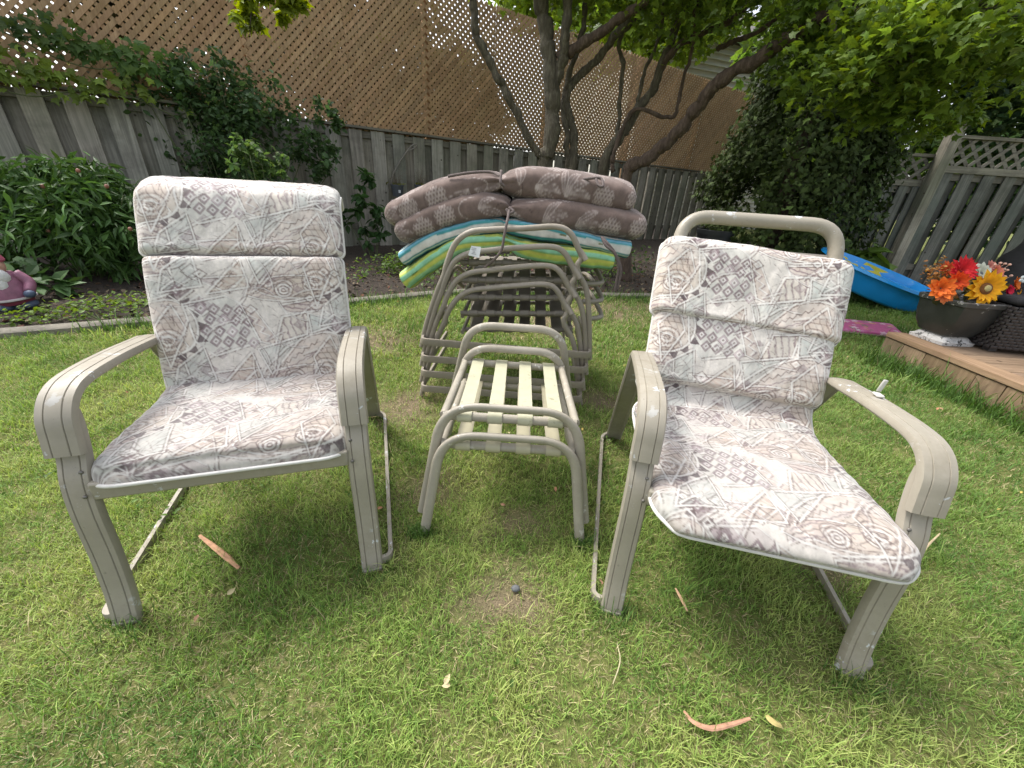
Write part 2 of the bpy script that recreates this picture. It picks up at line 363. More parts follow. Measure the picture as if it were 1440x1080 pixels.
# ---------------------------------------------------------------- board fence at the back
FA = R(35.5); FE = np.array([math.cos(FA), math.sin(FA)]); FN = np.array([-FE[1], FE[0]]); FC = 7.0
def fence_at(u, v): return at(u, v, n=FN, c=FC)
S0 = -4.2; S1 = 12.6
f0 = FN*FC+FE*S0
fence = empty('board_fence', (f0[0], f0[1], 0), FA, 'long weathered grey board fence below the brown lattice screen', 'fence')
wood_grey = wood_mat('weathered_boards', (.19, .178, .148), (.49, .46, .39), (.10, .092, .078), green=(.16, .175, .125))
LN = S1-S0; mb = MB(); mb2 = MB(); x = 0.0; H = 1.74
while x < LN:
    wv = random.uniform(.185, .205); mb.col = shade(.95, .18, .03); dz = random.uniform(-.012, .006)
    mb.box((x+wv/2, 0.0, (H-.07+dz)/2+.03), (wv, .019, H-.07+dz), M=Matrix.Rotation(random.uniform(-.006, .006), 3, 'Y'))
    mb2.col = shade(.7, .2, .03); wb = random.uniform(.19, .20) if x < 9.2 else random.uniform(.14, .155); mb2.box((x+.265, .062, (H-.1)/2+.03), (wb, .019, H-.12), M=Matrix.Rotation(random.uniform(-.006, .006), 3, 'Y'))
    x += .33+random.uniform(-.006, .006)
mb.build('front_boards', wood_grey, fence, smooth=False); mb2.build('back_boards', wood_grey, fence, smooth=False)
mb = MB(); mb.col = (.8, .8, .78); mb.box((LN/2, .031, H-.10), (LN, .038, .085)); mb.build('rail', wood_mat('weathered_rail', (.13, .12, .10), (.32, .30, .25), axis='X'), fence, smooth=False); mb = MB(); mb.col = (.8, .8, .78); mb.box((LN/2, .031, .35), (LN, .038, .085)); mb.build('rail', bpy.data.materials['weathered_rail'], fence, smooth=False)
wood_rail = bpy.data.materials['weathered_rail']
mb = MB(); mb.col = (.85, .85, .82); mb.box((LN/2, .031, H-.012), (LN, .12, .03)); mb.build('top_cap', wood_rail, fence, smooth=False)
for i in range(7):
    mb = MB(); mb.col = shade(.9, .1); mb.box((.9+i*2.42, .115, .86), (.09, .09, 1.72)); mb.build('post', wood_grey, fence, smooth=False)
# ---------------------------------------------------------------- lattice screen of the neighbour standing on the fence line
lat = empty('lattice_screen', (f0[0]+FN[0]*.10, f0[1]+FN[1]*.10, 0), FA, 'tall brown diagonal lattice privacy screen rising above the grey fence', 'lattice screen')
lat_m = wood_mat('lattice_wood', (.29, .18, .095), (.52, .345, .20), (.22, .135, .07), rough=.8, axis='Z')
def slats(mb, w, z0, z1, sign, y, pitch, wid, off):
    h = z1-z0; c = -h if sign > 0 else 0; k = -h-w
    s = k+off
    while s < w+h:
        # line x = s + sign*(z-z0)
        za, zb = z0, z1; xa, xb = s, s+sign*h
        pts = []
        lo = max(0, (0-s)*sign if sign > 0 else (s-w)); hi = min(h, (w-s) if sign > 0 else s)
        if hi-lo > .03:
            mb.col = shade(1.0, .16, .04); a = (s+sign*lo, y, z0+lo); b = (s+sign*hi, y, z0+hi); mb.bar(a, b, .007, wid, up=(0, 1, 0)) if False else mb.bar(a, b, wid, .0045, up=(0, 1, 0))
        s += pitch
x = 0.0; PW = 1.21; Z0, Z1 = 1.70, 3.64
while x < LN-.3:
    r = empty('lattice_panel', (x, 0, 0)); r.parent = lat
    mb = MB(); slats(mb, PW-.004, Z0, Z1, 1, .0, .092, .0435, random.uniform(0, .05)); mb.build('front_slats', lat_m, r, smooth=False)
    mb = MB(); slats(mb, PW-.004, Z0, Z1, -1, .0055, .092, .0435, random.uniform(0, .05)); mb.build('back_slats', lat_m, r, smooth=False)
    x += PW
for i in range(0, 14, 2):
    mb = MB(); mb.col = (.8, .8, .8); mb.box((i*PW-.005, .08, 1.85), (.085, .085, 3.6)); mb.build('support_post', lat_m, lat, smooth=False)
# ---------------------------------------------------------------- fence with lattice top on the right
def right_fence(name, x0, x1, y, cap, rail, pitch, bw, label, ang=0):
    root = empty(name, (x0, y, 0), ang, label, 'fence'); W = x1-x0
    mb = MB(); mb2 = MB(); x = .0
    while x < W-.05:
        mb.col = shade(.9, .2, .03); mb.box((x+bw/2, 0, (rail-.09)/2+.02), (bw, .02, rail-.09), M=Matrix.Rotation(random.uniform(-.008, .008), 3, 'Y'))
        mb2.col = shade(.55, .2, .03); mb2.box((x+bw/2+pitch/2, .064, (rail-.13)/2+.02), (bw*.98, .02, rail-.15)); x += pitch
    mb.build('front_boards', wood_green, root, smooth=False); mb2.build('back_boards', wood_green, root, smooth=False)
    mb = MB(); mb.col = (.8, .8, .8); mb.box((W/2, .034, rail-.12), (W, .038, .09)); mb.build('rail', wood_rail, root, smooth=False); mb = MB(); mb.col = (.8, .8, .8); mb.box((W/2, .034, .3), (W, .038, .09)); mb.build('rail', wood_rail, root, smooth=False)
    mb = MB(); mb.col = (.95, .95, .92); mb.box((W/2, -.006, rail-.03), (W, .045, .085)); mb.build('lattice_rail', wood_rail, root, smooth=False)
    mb = MB(); mb.col = (1, .98, .95); mb.box((W/2, .01, cap-.02), (W, .11, .038)); mb.build('cap_rail', wood_rail, root, smooth=False)
    mb = MB(); hh = cap-.04-rail; s = -hh
    for sg, yy in ((1, .0), (-1, .011)):
        s = -hh-.1
        while s < W+hh:
            lo = max(0, (0-s)*sg if sg > 0 else (s-W)); hi = min(hh, (W-s) if sg > 0 else s)
            if hi-lo > .04: mb.col = shade(.95, .15, .03); mb.bar((s+sg*lo, yy, rail+.012+lo), (s+sg*hi, yy, rail+.012+hi), .045, .009, up=(0, 1, 0))
            s += .19
    mb.build('lattice_top', wood_rail, root, smooth=False)
    return root
wood_green = wood_mat('green_grey_boards', (.10, .102, .09), (.265, .262, .23), (.062, .062, .055), green=(.13, .155, .13))
rf1 = right_fence('board_fence', 4.7, 5.86, 6.62, 1.83, 1.49, .21, .135, 'grey board fence with a lattice top behind the dark cedar')
pb = at(1255, 362, y=6.5)
rf2 = right_fence('board_fence', 5.95, 10.3, 6.50, 2.06, 1.68, .305, .165, 'taller green-grey board fence with lattice top behind the blue pool')
mb = MB(); mb.col = (.95, .93, .9); mb.box((0, 0, 1.08), (.135, .135, 2.16)); pr = mb.build('fence_post', wood_grey, None, smooth=False, bevel=.006); pr.location = (5.89, 6.52, 0)
mb = MB(); mb.col = (.95, .93, .9); mb.box((0, 0, 2.18), (.2, .2, .04)); mb.build('post_cap', wood_rail, pr, smooth=False, bevel=.01)
tag(pr, 'thick capped wooden post where the two right-hand fence sections meet', 'fence post')
# ---------------------------------------------------------------- pale house beyond the lattice
hx = at(960, 60, y=17)
house = empty('house', (9.5, 19.0, 0), R(20), 'pale sided neighbouring house glimpsed behind the lattice and the branches', 'house')
hm = simple('house_siding', (.62, .60, .55), .7, .06, 3); mb = MB()
for i in range(34): mb.bar((-6, -.03, .2+i*.18), (6, -.03, .2+i*.18), .02, .175, up=(0, -1, -.12))
mb.box((0, 4, 3.1), (12, 8, 6.2)); mb.build('wall', hm, house, smooth=False)
mb = MB(); mb.add([(-6.4, -.5, 6.1), (6.4, -.5, 6.1), (6.4, 4, 8.6), (-6.4, 4, 8.6), (-6.4, 8.5, 6.1), (6.4, 8.5, 6.1)], [(0, 1, 2, 3), (3, 2, 5, 4), (0, 3, 4), (1, 5, 2), (0, 4, 5, 1)]); mb.build('roof', simple('roof_shingle', (.12, .11, .1), .95, .3, 20), house, smooth=False)
# ---------------------------------------------------------------- deck
deck = empty('deck', (2.93, 3.0, 0), 0, 'low brown stained wooden deck platform at the right edge', 'deck')
dk = wood_mat('deck_boards', (.17, .115, .075), (.34, .24, .16), (.13, .085, .055), axis='X', rough=.8); dkv = wood_mat('deck_skirt', (.16, .11, .065), (.33, .24, .15), (.11, .08, .05), axis='Z', rough=.85)
mb = MB(); y = -.075
mb2 = MB(); mb2.col = (1.05, 1.0, .95); mb2.bar((.075, 0.0, .195), (.075, -2.9, .195), .145, .038); mb2.build('edge_board', wood_mat('deck_edge', (.18, .12, .075), (.36, .26, .17), (.15, .1, .065), axis='Y', rough=.8), deck, smooth=False, bevel=.004)
while y > -2.9:
    mb.col = shade(.9, .12, .03); mb.box((.155+1.5, y, .193), (3.0, .138, .036)); y -= .145
mb.build('deck_boards', dk, deck, smooth=False, bevel=.004)
mb = MB(); y = -.0
while y > -2.9:
    wv = random.uniform(.135, .145)*1.25; mb.col = shade(.95, .18, .04); mb.box((.022, y-wv/2, .085), (.02, wv-.005, .17), M=Matrix.Rotation(random.uniform(-.02, .02), 3, 'X')); y -= wv
mb.build('skirt_boards', dkv, deck, smooth=False)
mb = MB(); mb.col = (.35, .3, .26); mb.box((1.6, -.02, .085), (3.1, .03, .16)); mb.box((1.6, -1.5, .08), (3.0, 2.9, .14)); mb.build('joists', dkv, deck, smooth=False)
# ================================================================ woven / printed cloth patterns drawn as point colours
class Canvas:
    def __init__(s, x0, x1, y0, y1, res, col):
        s.x0, s.y0, s.res = x0, y0, res; s.nx = int((x1-x0)/res)+1; s.ny = int((y1-y0)/res)+1
        s.a = np.ones((s.ny, s.nx, 3), np.float32)*np.array(col, np.float32)
        X, Y = np.meshgrid(x0+np.arange(s.nx)*res, y0+np.arange(s.ny)*res); s.X, s.Y = X, Y
        s.n1 = vnoise(np.c_[X.ravel()*60, Y.ravel()*60], 4, 3).reshape(X.shape); s.n2 = vnoise(np.c_[X.ravel()*260, Y.ravel()*260], 6, 2).reshape(X.shape); s.n3 = vnoise(np.c_[X.ravel()*14, Y.ravel()*14], 8, 3).reshape(X.shape)
    def win(s, P, pad):
        P = np.asarray(P); i0 = max(0, int((P[:, 0].min()-pad-s.x0)/s.res)); i1 = min(s.nx, int((P[:, 0].max()+pad-s.x0)/s.res)+2); j0 = max(0, int((P[:, 1].min()-pad-s.y0)/s.res)); j1 = min(s.ny, int((P[:, 1].max()+pad-s.y0)/s.res)+2)
        return None if i1 <= i0 or j1 <= j0 else (slice(j0, j1), slice(i0, i1))
    def inside(s, P, w):
        X, Y = s.X[w], s.Y[w]; r = np.zeros(X.shape, bool); n = len(P)
        for i in range(n):
            (xa, ya), (xb, yb) = P[i], P[(i+1) % n]
            if ya == yb: continue
            c = ((ya > Y) != (yb > Y)) & (X < (xb-xa)*(Y-ya)/(yb-ya)+xa); r ^= c
        return r
    def dist(s, P, w, closed=False):
        X, Y = s.X[w], s.Y[w]; d = np.full(X.shape, 9., np.float32); n = len(P)
        for i in range(n if closed else n-1):
            (xa, ya), (xb, yb) = P[i], P[(i+1) % n]; L = (xb-xa)**2+(yb-ya)**2+1e-12
            t = np.clip(((X-xa)*(xb-xa)+(Y-ya)*(yb-ya))/L, 0, 1); d = np.minimum(d, np.hypot(X-xa-t*(xb-xa), Y-ya-t*(yb-ya)))
        return d
    def blend(s, w, col, al): s.a[w] = s.a[w]*(1-al[..., None])+np.array(col, np.float32)*al[..., None]
    def fill(s, P, col, al=.9, fn=None, mottled=.5):
        w = s.win(P, .0)
        if w is None: return
        m = s.inside(P, w).astype(np.float32)*al*np.clip(1-mottled*.6+s.n1[w]*mottled+s.n2[w]*mottled*.7, 0, 1)
        if fn is not None: m = m*fn(s.X[w], s.Y[w], s.n1[w])
        s.blend(w, col, m)
    def line(s, P, wd, col, al=.9, closed=False, rough=.6):
        w = s.win(P, wd*2)
        if w is None: return
        d = s.dist(P, w, closed)+s.n1[w]*wd*.35
        m = np.clip((wd/2-d)/s.res/1.4+.5, 0, 1)*al*np.clip(1.05-rough*.5+rough*(s.n2[w]+s.n1[w]*.8), 0, 1); s.blend(w, col, m)
    def sample(s, u, v):
        i = np.clip((u-s.x0)/s.res, 0, s.nx-1.001); j = np.clip((v-s.y0)/s.res, 0, s.ny-1.001); a = i.astype(int); b = j.astype(int); fi = (i-a)[:, None]; fj = (j-b)[:, None]
        return (s.a[b, a]*(1-fi)+s.a[b, a+1]*fi)*(1-fj)+(s.a[b+1, a]*(1-fi)+s.a[b+1, a+1]*fi)*fj
WHT = (.66, .64, .60); GRY = (.12, .08, .072); PUR = (.21, .15, .165); PINK = (.46, .365, .31); LIL = (.40, .325, .335); AQUA = (.42, .46, .43); CRM = (.52, .455, .375); DRK = (.085, .058, .064); BASE = (.61, .57, .52)
def arc(cx, cy, rx, ry, a0, a1, n=14): return [(cx+rx*math.cos(R(a0+(a1-a0)*i/n)), cy+ry*math.sin(R(a0+(a1-a0)*i/n))) for i in range(n+1)]
def motif(cv, ox, oy, k=1.0, hue=0, phase=0):
    """one repeat of the abstract print, centimetres about (ox, oy); phase 0 lays the patches, phase 1 the line work over them"""
    g = random.Random(int(ox*1000)*31+int(oy*1000)+phase)
    T = lambda P: [(ox+(x)*.01*k, oy+y*.01*k) for x, y in P]
    st = lambda ang, per, duty=.5: (lambda X, Y, N: (((X*math.cos(R(ang))+Y*math.sin(R(ang)))/per/.01+N*.35) % 1 < duty).astype(np.float32))
    def fill(P, *a, **kw):
        if phase == 0: cv.fill(T(P), *a, **kw)
    def pen(P, w, c, al=.8, closed=False, ro=.8):
        if phase == 1: cv.line(T(P), w, c, al, closed, ro)
    def outline(P, w=.0036, closed=True):
        if phase == 0: return
        cv.line(T([(x+.42, y-.36) for x, y in P]), .0036, GRY, .95, closed, .9)
        cv.line(T([(x-.44, y+.36) for x, y in P]), .0028, GRY, .75, closed, 1.0)
        cv.line(T(P), w, WHT, .97, closed, .12)
    def diamond(cx, cy, r, c, inner=True):
        if phase == 0: return
        D = lambda q: [(cx, cy+q), (cx+q*.9, cy+.1*q), (cx, cy-q), (cx-q*.9, cy-.1*q)]
        cv.fill(T(D(r)), c, .95, None, .3); cv.line(T(D(r)), .0020, GRY, .7, True, .7); cv.fill(T(D(r*.55)), WHT, .85, None, .2)
        if inner: cv.fill(T(D(r*.25)), GRY, .8, None, .2)
    def ring(cx, cy, r, c):
        for i, q in enumerate((1, .8, .6, .4, .2)): pen(arc(cx, cy, r*q, r*q*.85, 0, 360), .0027 if i % 2 == 0 else .0036, c if i % 2 == 0 else WHT, .9, True, .5)
    diam = [(-16, 12), (-4, 14.5), (0, 12), (4.5, -1), (-9, -5), (-14, 0)]
    fill(diam, AQUA if hue == 0 else LIL, .35)
    outline(diam)
    for i in range(4):
        for j in range(4):
            x = -11.2+i*3.6+(j % 2)*1.7+j*.4; y = 10.6-j*3.6-i*.35
            diamond(x, y, 2.0, PUR if (i*3+j+hue) % 4 else LIL)
    zz = [(0, 12), (4, 10), (11, -3), (4.5, -1)]; fill(zz, PINK, .7); Z = [(1.2+i*.72+(i % 2)*2.0-.8, 11-i*1.45) for i in range(9)]; outline(zz); pen([(x+.5, y-.4) for x, y in Z], .0036, PUR, .95, False, .4); pen(Z, .0036, WHT, .9, False, .2)
    top = [(1.5, -16), (5, -10), (12, -3.5), (20, .6), (24, 1.2)]; sunb = arc(24.5, -7.5, 8.0, 8.8, 85, -75); bot = [(24, -16.8), (14, -18.5), (6, -17.5)]
    leaf = top+sunb+bot; fill(leaf, PINK, .55); fill([(15, -18), (17, -9), (25, -5), (32, -8), (31, -13), (24, -17)], CRM, .7)
    for q in range(4):
        W = [(3.5+i*1.1, -14.0-q*1.15+i*(.72-q*.12)+(.55 if i % 2 else -.45)*(1.15 if q == 0 else .45)) for i in range(18)]
        pen(W, .0030, (GRY, PUR, GRY, PUR)[q], .9, False, .5)
    ring(23.8, -11.6, 4.4, GRY); ring(13.5, -14.8, 2.8, GRY); pen([(17, -6), (24, -3.6), (31, -3.0)], .004, WHT, .9); pen([(17, -6.7), (24, -4.4), (31, -3.8)], .003, GRY, .85); pen([(18, -8), (22, -6), (29, -6)], .0026, GRY, .8)
    outline(leaf)
    if phase == 1:
        for i in range(7):
            aa = R(76-i*25); cx, cy = 24.5+9.4*math.cos(aa), -7.5+10.2*math.sin(aa); ux, uy = math.cos(aa), math.sin(aa)
            cv.fill(T([(cx-ux*1.0-uy*1.5, cy-uy*1.0+ux*1.5), (cx+ux*1.9, cy+uy*1.9), (cx-ux*1.0+uy*1.5, cy-uy*1.0-ux*1.5)]), DRK, .97, None, .15)
    fan = [(1.5, -4.5), (3.5, -13.5), (-9, -15.5)]; fill(fan, CRM, .8); fill(fan, PINK, .9, st(60, 1.5, .45)); outline(fan)
    trap = [(3.5, -3.5), (18, .8), (6.5, -12.5)]; fill(trap, AQUA, .6); fill(trap, GRY, .35, st(-35, 2.2, .12)); outline(trap)
    chev = [(12, 11), (27, 13.5), (28, 6.5), (25, 9), (13.5, 8)]; fill(chev, PINK, .7); fill(chev, PUR, .9, st(80, 1.5, .38)); outline(chev)
    strip = [(12, 7), (20, 8.5), (19, .8), (9, -2)]; fill(strip, CRM, .6); fill(strip, PUR, .85, st(12, 1.9, .3)); outline(strip)
    tri = [(20, 8), (31, 4.5), (20.5, 1.2)]; fill(tri, AQUA, .7); outline(tri)
    eye = arc(17, 17, 12, 3.8, 0, 360, 20); fill(eye, PINK, .5); outline(eye); ring(13.5, 17, 3.2, GRY); ring(22, 17.3, 2.6, GRY); pen([(6, 16.5), (9, 18.5), (17, 20), (25, 19)], .003, GRY, .9); pen([(6, 16), (10, 14.5), (18, 14), (26, 15)], .003, GRY, .9)
    dm = [(-21, 16.5), (-17, 19.5), (-12.5, 16.5), (-17, 13)]; fill(dm, PUR, .8); outline(dm); diamond(-17, 16.4, 1.9, PUR)
    dm = [(30, -.5), (34, 2.6), (38, -.8), (34, -4)]; fill(dm, LIL, .8); outline(dm); diamond(34, -.6, 2.0, PUR)
    big = [(-12, 20), (3, 21), (-3, 15.5)]; fill(big, LIL, .6); fill(big, GRY, .4, st(70, 1.4, .18)); outline(big)
    side = [(-25, 5), (-19, 12), (-16, 4), (-22, -8)]; fill(side, PINK, .45); fill(side, GRY, .6, st(25, 1.7, .2)); outline(side)
    dn = [(-20, -8), (-12, -2), (-10, -13), (-22, -15)]; fill(dn, AQUA, .6); fill(dn, GRY, .45, st(-40, 1.6, .18)); outline(dn)
    for i in range(11):
        x, y = g.uniform(-24, 34), g.uniform(-19, 20); aa = g.uniform(0, 6.28); l = g.uniform(6, 12); cu = g.uniform(-.6, .6)
        Pz = [(x+l*t*math.cos(aa+cu*t), y+l*t*math.sin(aa+cu*t)) for t in np.linspace(0, 1, 8)]; pen([(p+.42, q-.36) for p, q in Pz], .0034, GRY, .95, False, .8); pen([(p-.4, q+.34) for p, q in Pz], .0024, PUR, .8, False, .9); pen(Pz, .0024, WHT, .8, False, .3)
    for i in range(5):
        x, y = g.uniform(-24, 34), g.uniform(-19, 20); q = g.uniform(.8, 1.6); dq = [(x-2*q, y), (x, y+1.7*q), (x+2*q, y), (x, y-1.7*q)]; fill(dq, PUR, .7); pen(dq, .0028, GRY, .9, True, .5); pen([(x+(p-x)*.55, y+(w-y)*.55) for p, w in dq], .003, WHT, .9, True, .2)
    for i in range(80):
        x, y = g.uniform(-22, 34), g.uniform(-18, 20); aa = g.uniform(0, 3.1); l = g.uniform(1.5, 5)
        pen([(x, y), (x+l*.5*math.cos(aa), y+l*.5*math.sin(aa)+.3), (x+l*math.cos(aa), y+l*math.sin(aa))], g.uniform(.0018, .0032), GRY, .8, False, 1)
def fabric(v0, v1, centre, fade, gain=1.0):
    cv = Canvas(-.36, .36, v0, v1, .0014, BASE)
    cv.a *= (1+.05*cv.n3+.10*cv.n2*cv.n1+.05*cv.n2)[..., None]
    for ph in (0, 1):
        for b in range(-4, 6):
            for a in (-1, 0, 1):
                ox = a*.425; oy = centre+b*.288-a*.115
                if v0-.25 < oy < v1+.25: motif(cv, ox-.03, oy, .94, (a+b) % 2, ph)
    cv.a = np.clip(cv.a*(1+.06*cv.n2)[..., None], .02, .85)
    lum = cv.a.mean(2, keepdims=True); f = fade
    cv.a = cv.a*(1-f)+(np.array([.60, .565, .535])*.75+lum*.25)*f
    cv.a *= gain
    return cv
cloth_m = vcol_mat('printed_canvas', .92, 1400, .25, .25)
welt_m = simple('piping_cord', (.58, .565, .53), .85, .08, 60)
def sect(path, n):
    """resample a 2-D path to n+1 points with unit normals and arc lengths"""
    P = np.array([p[:2] for p in smooth_path([(a, b, 0) for a, b in path], 12)]); s = np.r_[0, np.cumsum(np.hypot(*np.diff(P, axis=0).T))]; uu = np.linspace(0, 1, n+1); t = s[-1]*(.45*uu+.55*(1-np.cos(np.pi*uu))/2)
    Q = np.c_[np.interp(t, s, P[:, 0]), np.interp(t, s, P[:, 1])]; d = np.gradient(Q, axis=0)
    for _ in range(4): d[1:-1] = (d[:-2]+d[1:-1]+d[2:])/3
    d /= np.hypot(*d.T)[:, None]; return Q, np.c_[-d[:, 1], d[:, 0]], t
def cushion_panel(name, parent, path, thick, half, cv, v_at, seed, corner=.05, ends=(.35, .35), sagx=0, skew=0.0, rot=None, bulge=.5, tilt=0.0):
    """padded panel: path runs in the chair's (Y, Z) side plane along the underside, puffs towards the normal side"""
    n = 250; Q, Nn, S = sect(path, n); L = S[-1]; m = 300
    t = np.linspace(-1, 1, m+1); s = S/L
    # half width along the panel: rounded corners
    def hw(x, c0, c1):
        r = np.ones_like(x)*half
        for e, c in ((x*L, c0), ((1-x)*L, c1)):
            q = np.clip(e/c, 0, 1); r = r-(1-np.sqrt(np.clip(1-(1-q)**2, 0, 1)))*c
        return r
    cc = corner if hasattr(corner, '__len__') else (corner, corner)
    W = hw(s, *cc)
    Pend = np.clip(1-(1-np.clip(s/ends[0]*1.0, 0, 1))**2.6, 0, 1)**.5*np.clip(1-(1-np.clip((1-s)/ends[1], 0, 1))**2.6, 0, 1)**.5
    TT, SS = np.meshgrid(t, s); tt = np.abs(TT)
    pil = np.clip(1-tt**14, 0, 1)**.5
    X = TT*W[:, None]; vv = v_at+SS*L
    ns = vnoise(np.c_[(X*9).ravel(), (vv*7).ravel()], seed, 3).reshape(X.shape); wr = vnoise(np.c_[(X*30+ns*.5).ravel(), (vv*11).ravel()], seed+5, 3).reshape(X.shape)
    th = thick*Pend[:, None]*pil*(1+.10*ns)+wr*.0035*pil*Pend[:, None]**.5
    pk = np.exp(-((1-tt)*W[:, None]/.035)**2)*np.sin(vv*120+ns*4)*.0016; th = th+pk*pil
    mid = m//2; cy_ = Q[:, 0]+Nn[:, 0]*th[:, mid]; cz_ = Q[:, 1]+Nn[:, 1]*th[:, mid]; S2 = np.r_[0, np.cumsum(np.hypot(np.diff(cy_), np.diff(cz_)))]; S2 = S2-S2[n//2]+S[n//2]; vp = np.broadcast_to((v_at+S2)[:, None], X.shape)
    # top printed face and plain underside
    Yt = Q[:, 0][:, None]+Nn[:, 0][:, None]*(th+thick*.18); Zt = Q[:, 1][:, None]+Nn[:, 1][:, None]*(th+thick*.18)
    thb = -thick*(.25)*Pend[:, None]*pil; Yb = Q[:, 0][:, None]+Nn[:, 0][:, None]*(thb+thick*.18); Zb = Q[:, 1][:, None]+Nn[:, 1][:, None]*(thb+thick*.18)
    Xs = X+skew*(SS-.5)+sagx*ns*.01
    Zt = Zt-tilt*Xs; Zb = Zb-tilt*Xs
    V = np.r_[np.stack([Xs, Yt, Zt], -1).reshape(-1, 3), np.stack([Xs, Yb, Zb], -1).reshape(-1, 3)]
    col = cv.sample(X.ravel(), vp.ravel()); off = (n+1)*(m+1); idx = np.arange(off).reshape(n+1, m+1)
    q = np.stack([idx[:-1, :-1], idx[:-1, 1:], idx[1:, 1:], idx[1:, :-1]], -1).reshape(-1, 4)
    o = np_mesh(name, V, [q[:, ::-1], q+off], cloth_m, parent, np.r_[col, np.tile(np.array([[.55, .52, .49]]), (off, 1))])
    # piping round the outline
    ring = [(i, 0) for i in range(0, n+1, 4)]+[(n, j) for j in range(0, m+1, 10)]+[(i, m) for i in range(n, -1, -4)]+[(0, j) for j in range(m, -1, -10)]
    pts = []
    for i, j in ring:
        p = np.array([Xs[i, j], (Yt[i, j]+Yb[i, j])/2, (Zt[i, j]+Zb[i, j])/2])
        if not pts or np.linalg.norm(p-pts[-1]) > .004: pts.append(p)
    if np.linalg.norm(pts[0]-pts[-1]) < .004: pts.pop()
    mb = MB(); mb.tube(pts, .0052, 7, closed=True); mb.build('piping', welt_m, o, sharp=None)
    return o
# ---------------------------------------------------------------- armchairs
def metal_mat(name, col, streak=.12, chips=None, rough=.42):
    m, t, B, N, L = new_mat(name); co = objco(N, L)
    n = nz(N, L, 7, 5, co, .7); r = ramp(N, L, n.outputs['Fac'], [(.3, tuple(c*(1-streak) for c in col)), (.7, tuple(c*(1+streak*.6) for c in col))]); out = r.outputs[0]
    n2 = nz(N, L, 120, 3, co); out = mixc(N, L, out, tuple(c*.55 for c in col), ramp(N, L, n2.outputs['Fac'], [(.66, (0, 0, 0)), (.74, (.6, .6, .6))]).outputs[0])
    if chips:
        n3 = nz(N, L, 32, 4, co, .6); mk = N.new('ShaderNodeMath'); mk.operation = 'MULTIPLY'; n4 = nz(N, L, 5, 2, co)
        f4 = ramp(N, L, n4.outputs['Fac'], [(.5, (0, 0, 0)), (.62, (1, 1, 1))]); f3 = ramp(N, L, n3.outputs['Fac'], [(.60, (0, 0, 0)), (.62, (1, 1, 1))])
        L.new(f3.outputs[0], mk.inputs[0]); L.new(f4.outputs[0], mk.inputs[1]); out = mixc(N, L, out, chips, mk.outputs[0])
    n5 = nz(N, L, 3.2, 6, co, .75); out = mixc(N, L, out, tuple(c*q for c, q in zip(col, (.62, .60, .52))), ramp(N, L, n5.outputs['Fac'], [(.5, (0, 0, 0)), (.72, (.75, .75, .75))]).outputs[0])
    a = N.new('ShaderNodeVertexColor'); a.layer_name = 'Col'; out = mixc(N, L, out, a.outputs[0], 1.0, 'MULTIPLY')
    L.new(out, B.inputs['Base Color']); L.new(ramp(N, L, n5.outputs['Fac'], [(.35, (rough-.08,)*3), (.7, (rough+.3,)*3)]).outputs[0], B.inputs['Roughness']); B.inputs['Specular IOR Level'].default_value = .45
    bump(N, L, B, n2.outputs['Fac'], .08, .002); return m
TAUPE = metal_mat('taupe_painted_aluminium', (.30, .272, .218), .12, (.60, .63, .66)); TAUPE2 = metal_mat('stack_painted_tube', (.285, .252, .205), .12, rough=.45); TAUPE3 = metal_mat('stool_painted_tube', (.35, .32, .26), .14, (.58, .56, .5))
def band_prof(w=.066, t=.017, s=1):
    """flat extrusion with a crowned top, rolled edges and two fine grooves"""
    h = w/2; top = []
    for x in (-h, -h+.004, -.0170, -.0155, -.0140, -.004, .004, .0140, .0155, .0170, h-.004, h):
        z = t/2+.003*(1-(x/h)**2); 
        if abs(abs(x)-.0155) < 1e-6: z -= .0028
        if abs(x) > h-.001: z -= .007
        top.append((x, z))
    return top+[(h, -t/2+.002), (h-.006, -t/2-.004), (h-.012, -t/2), (-h+.012, -t/2), (-h+.006, -t/2-.004), (-h, -t/2+.002)]
bolt_m = simple('bolt_steel', (.16, .15, .135), .5, .2, 40, metal=.5)
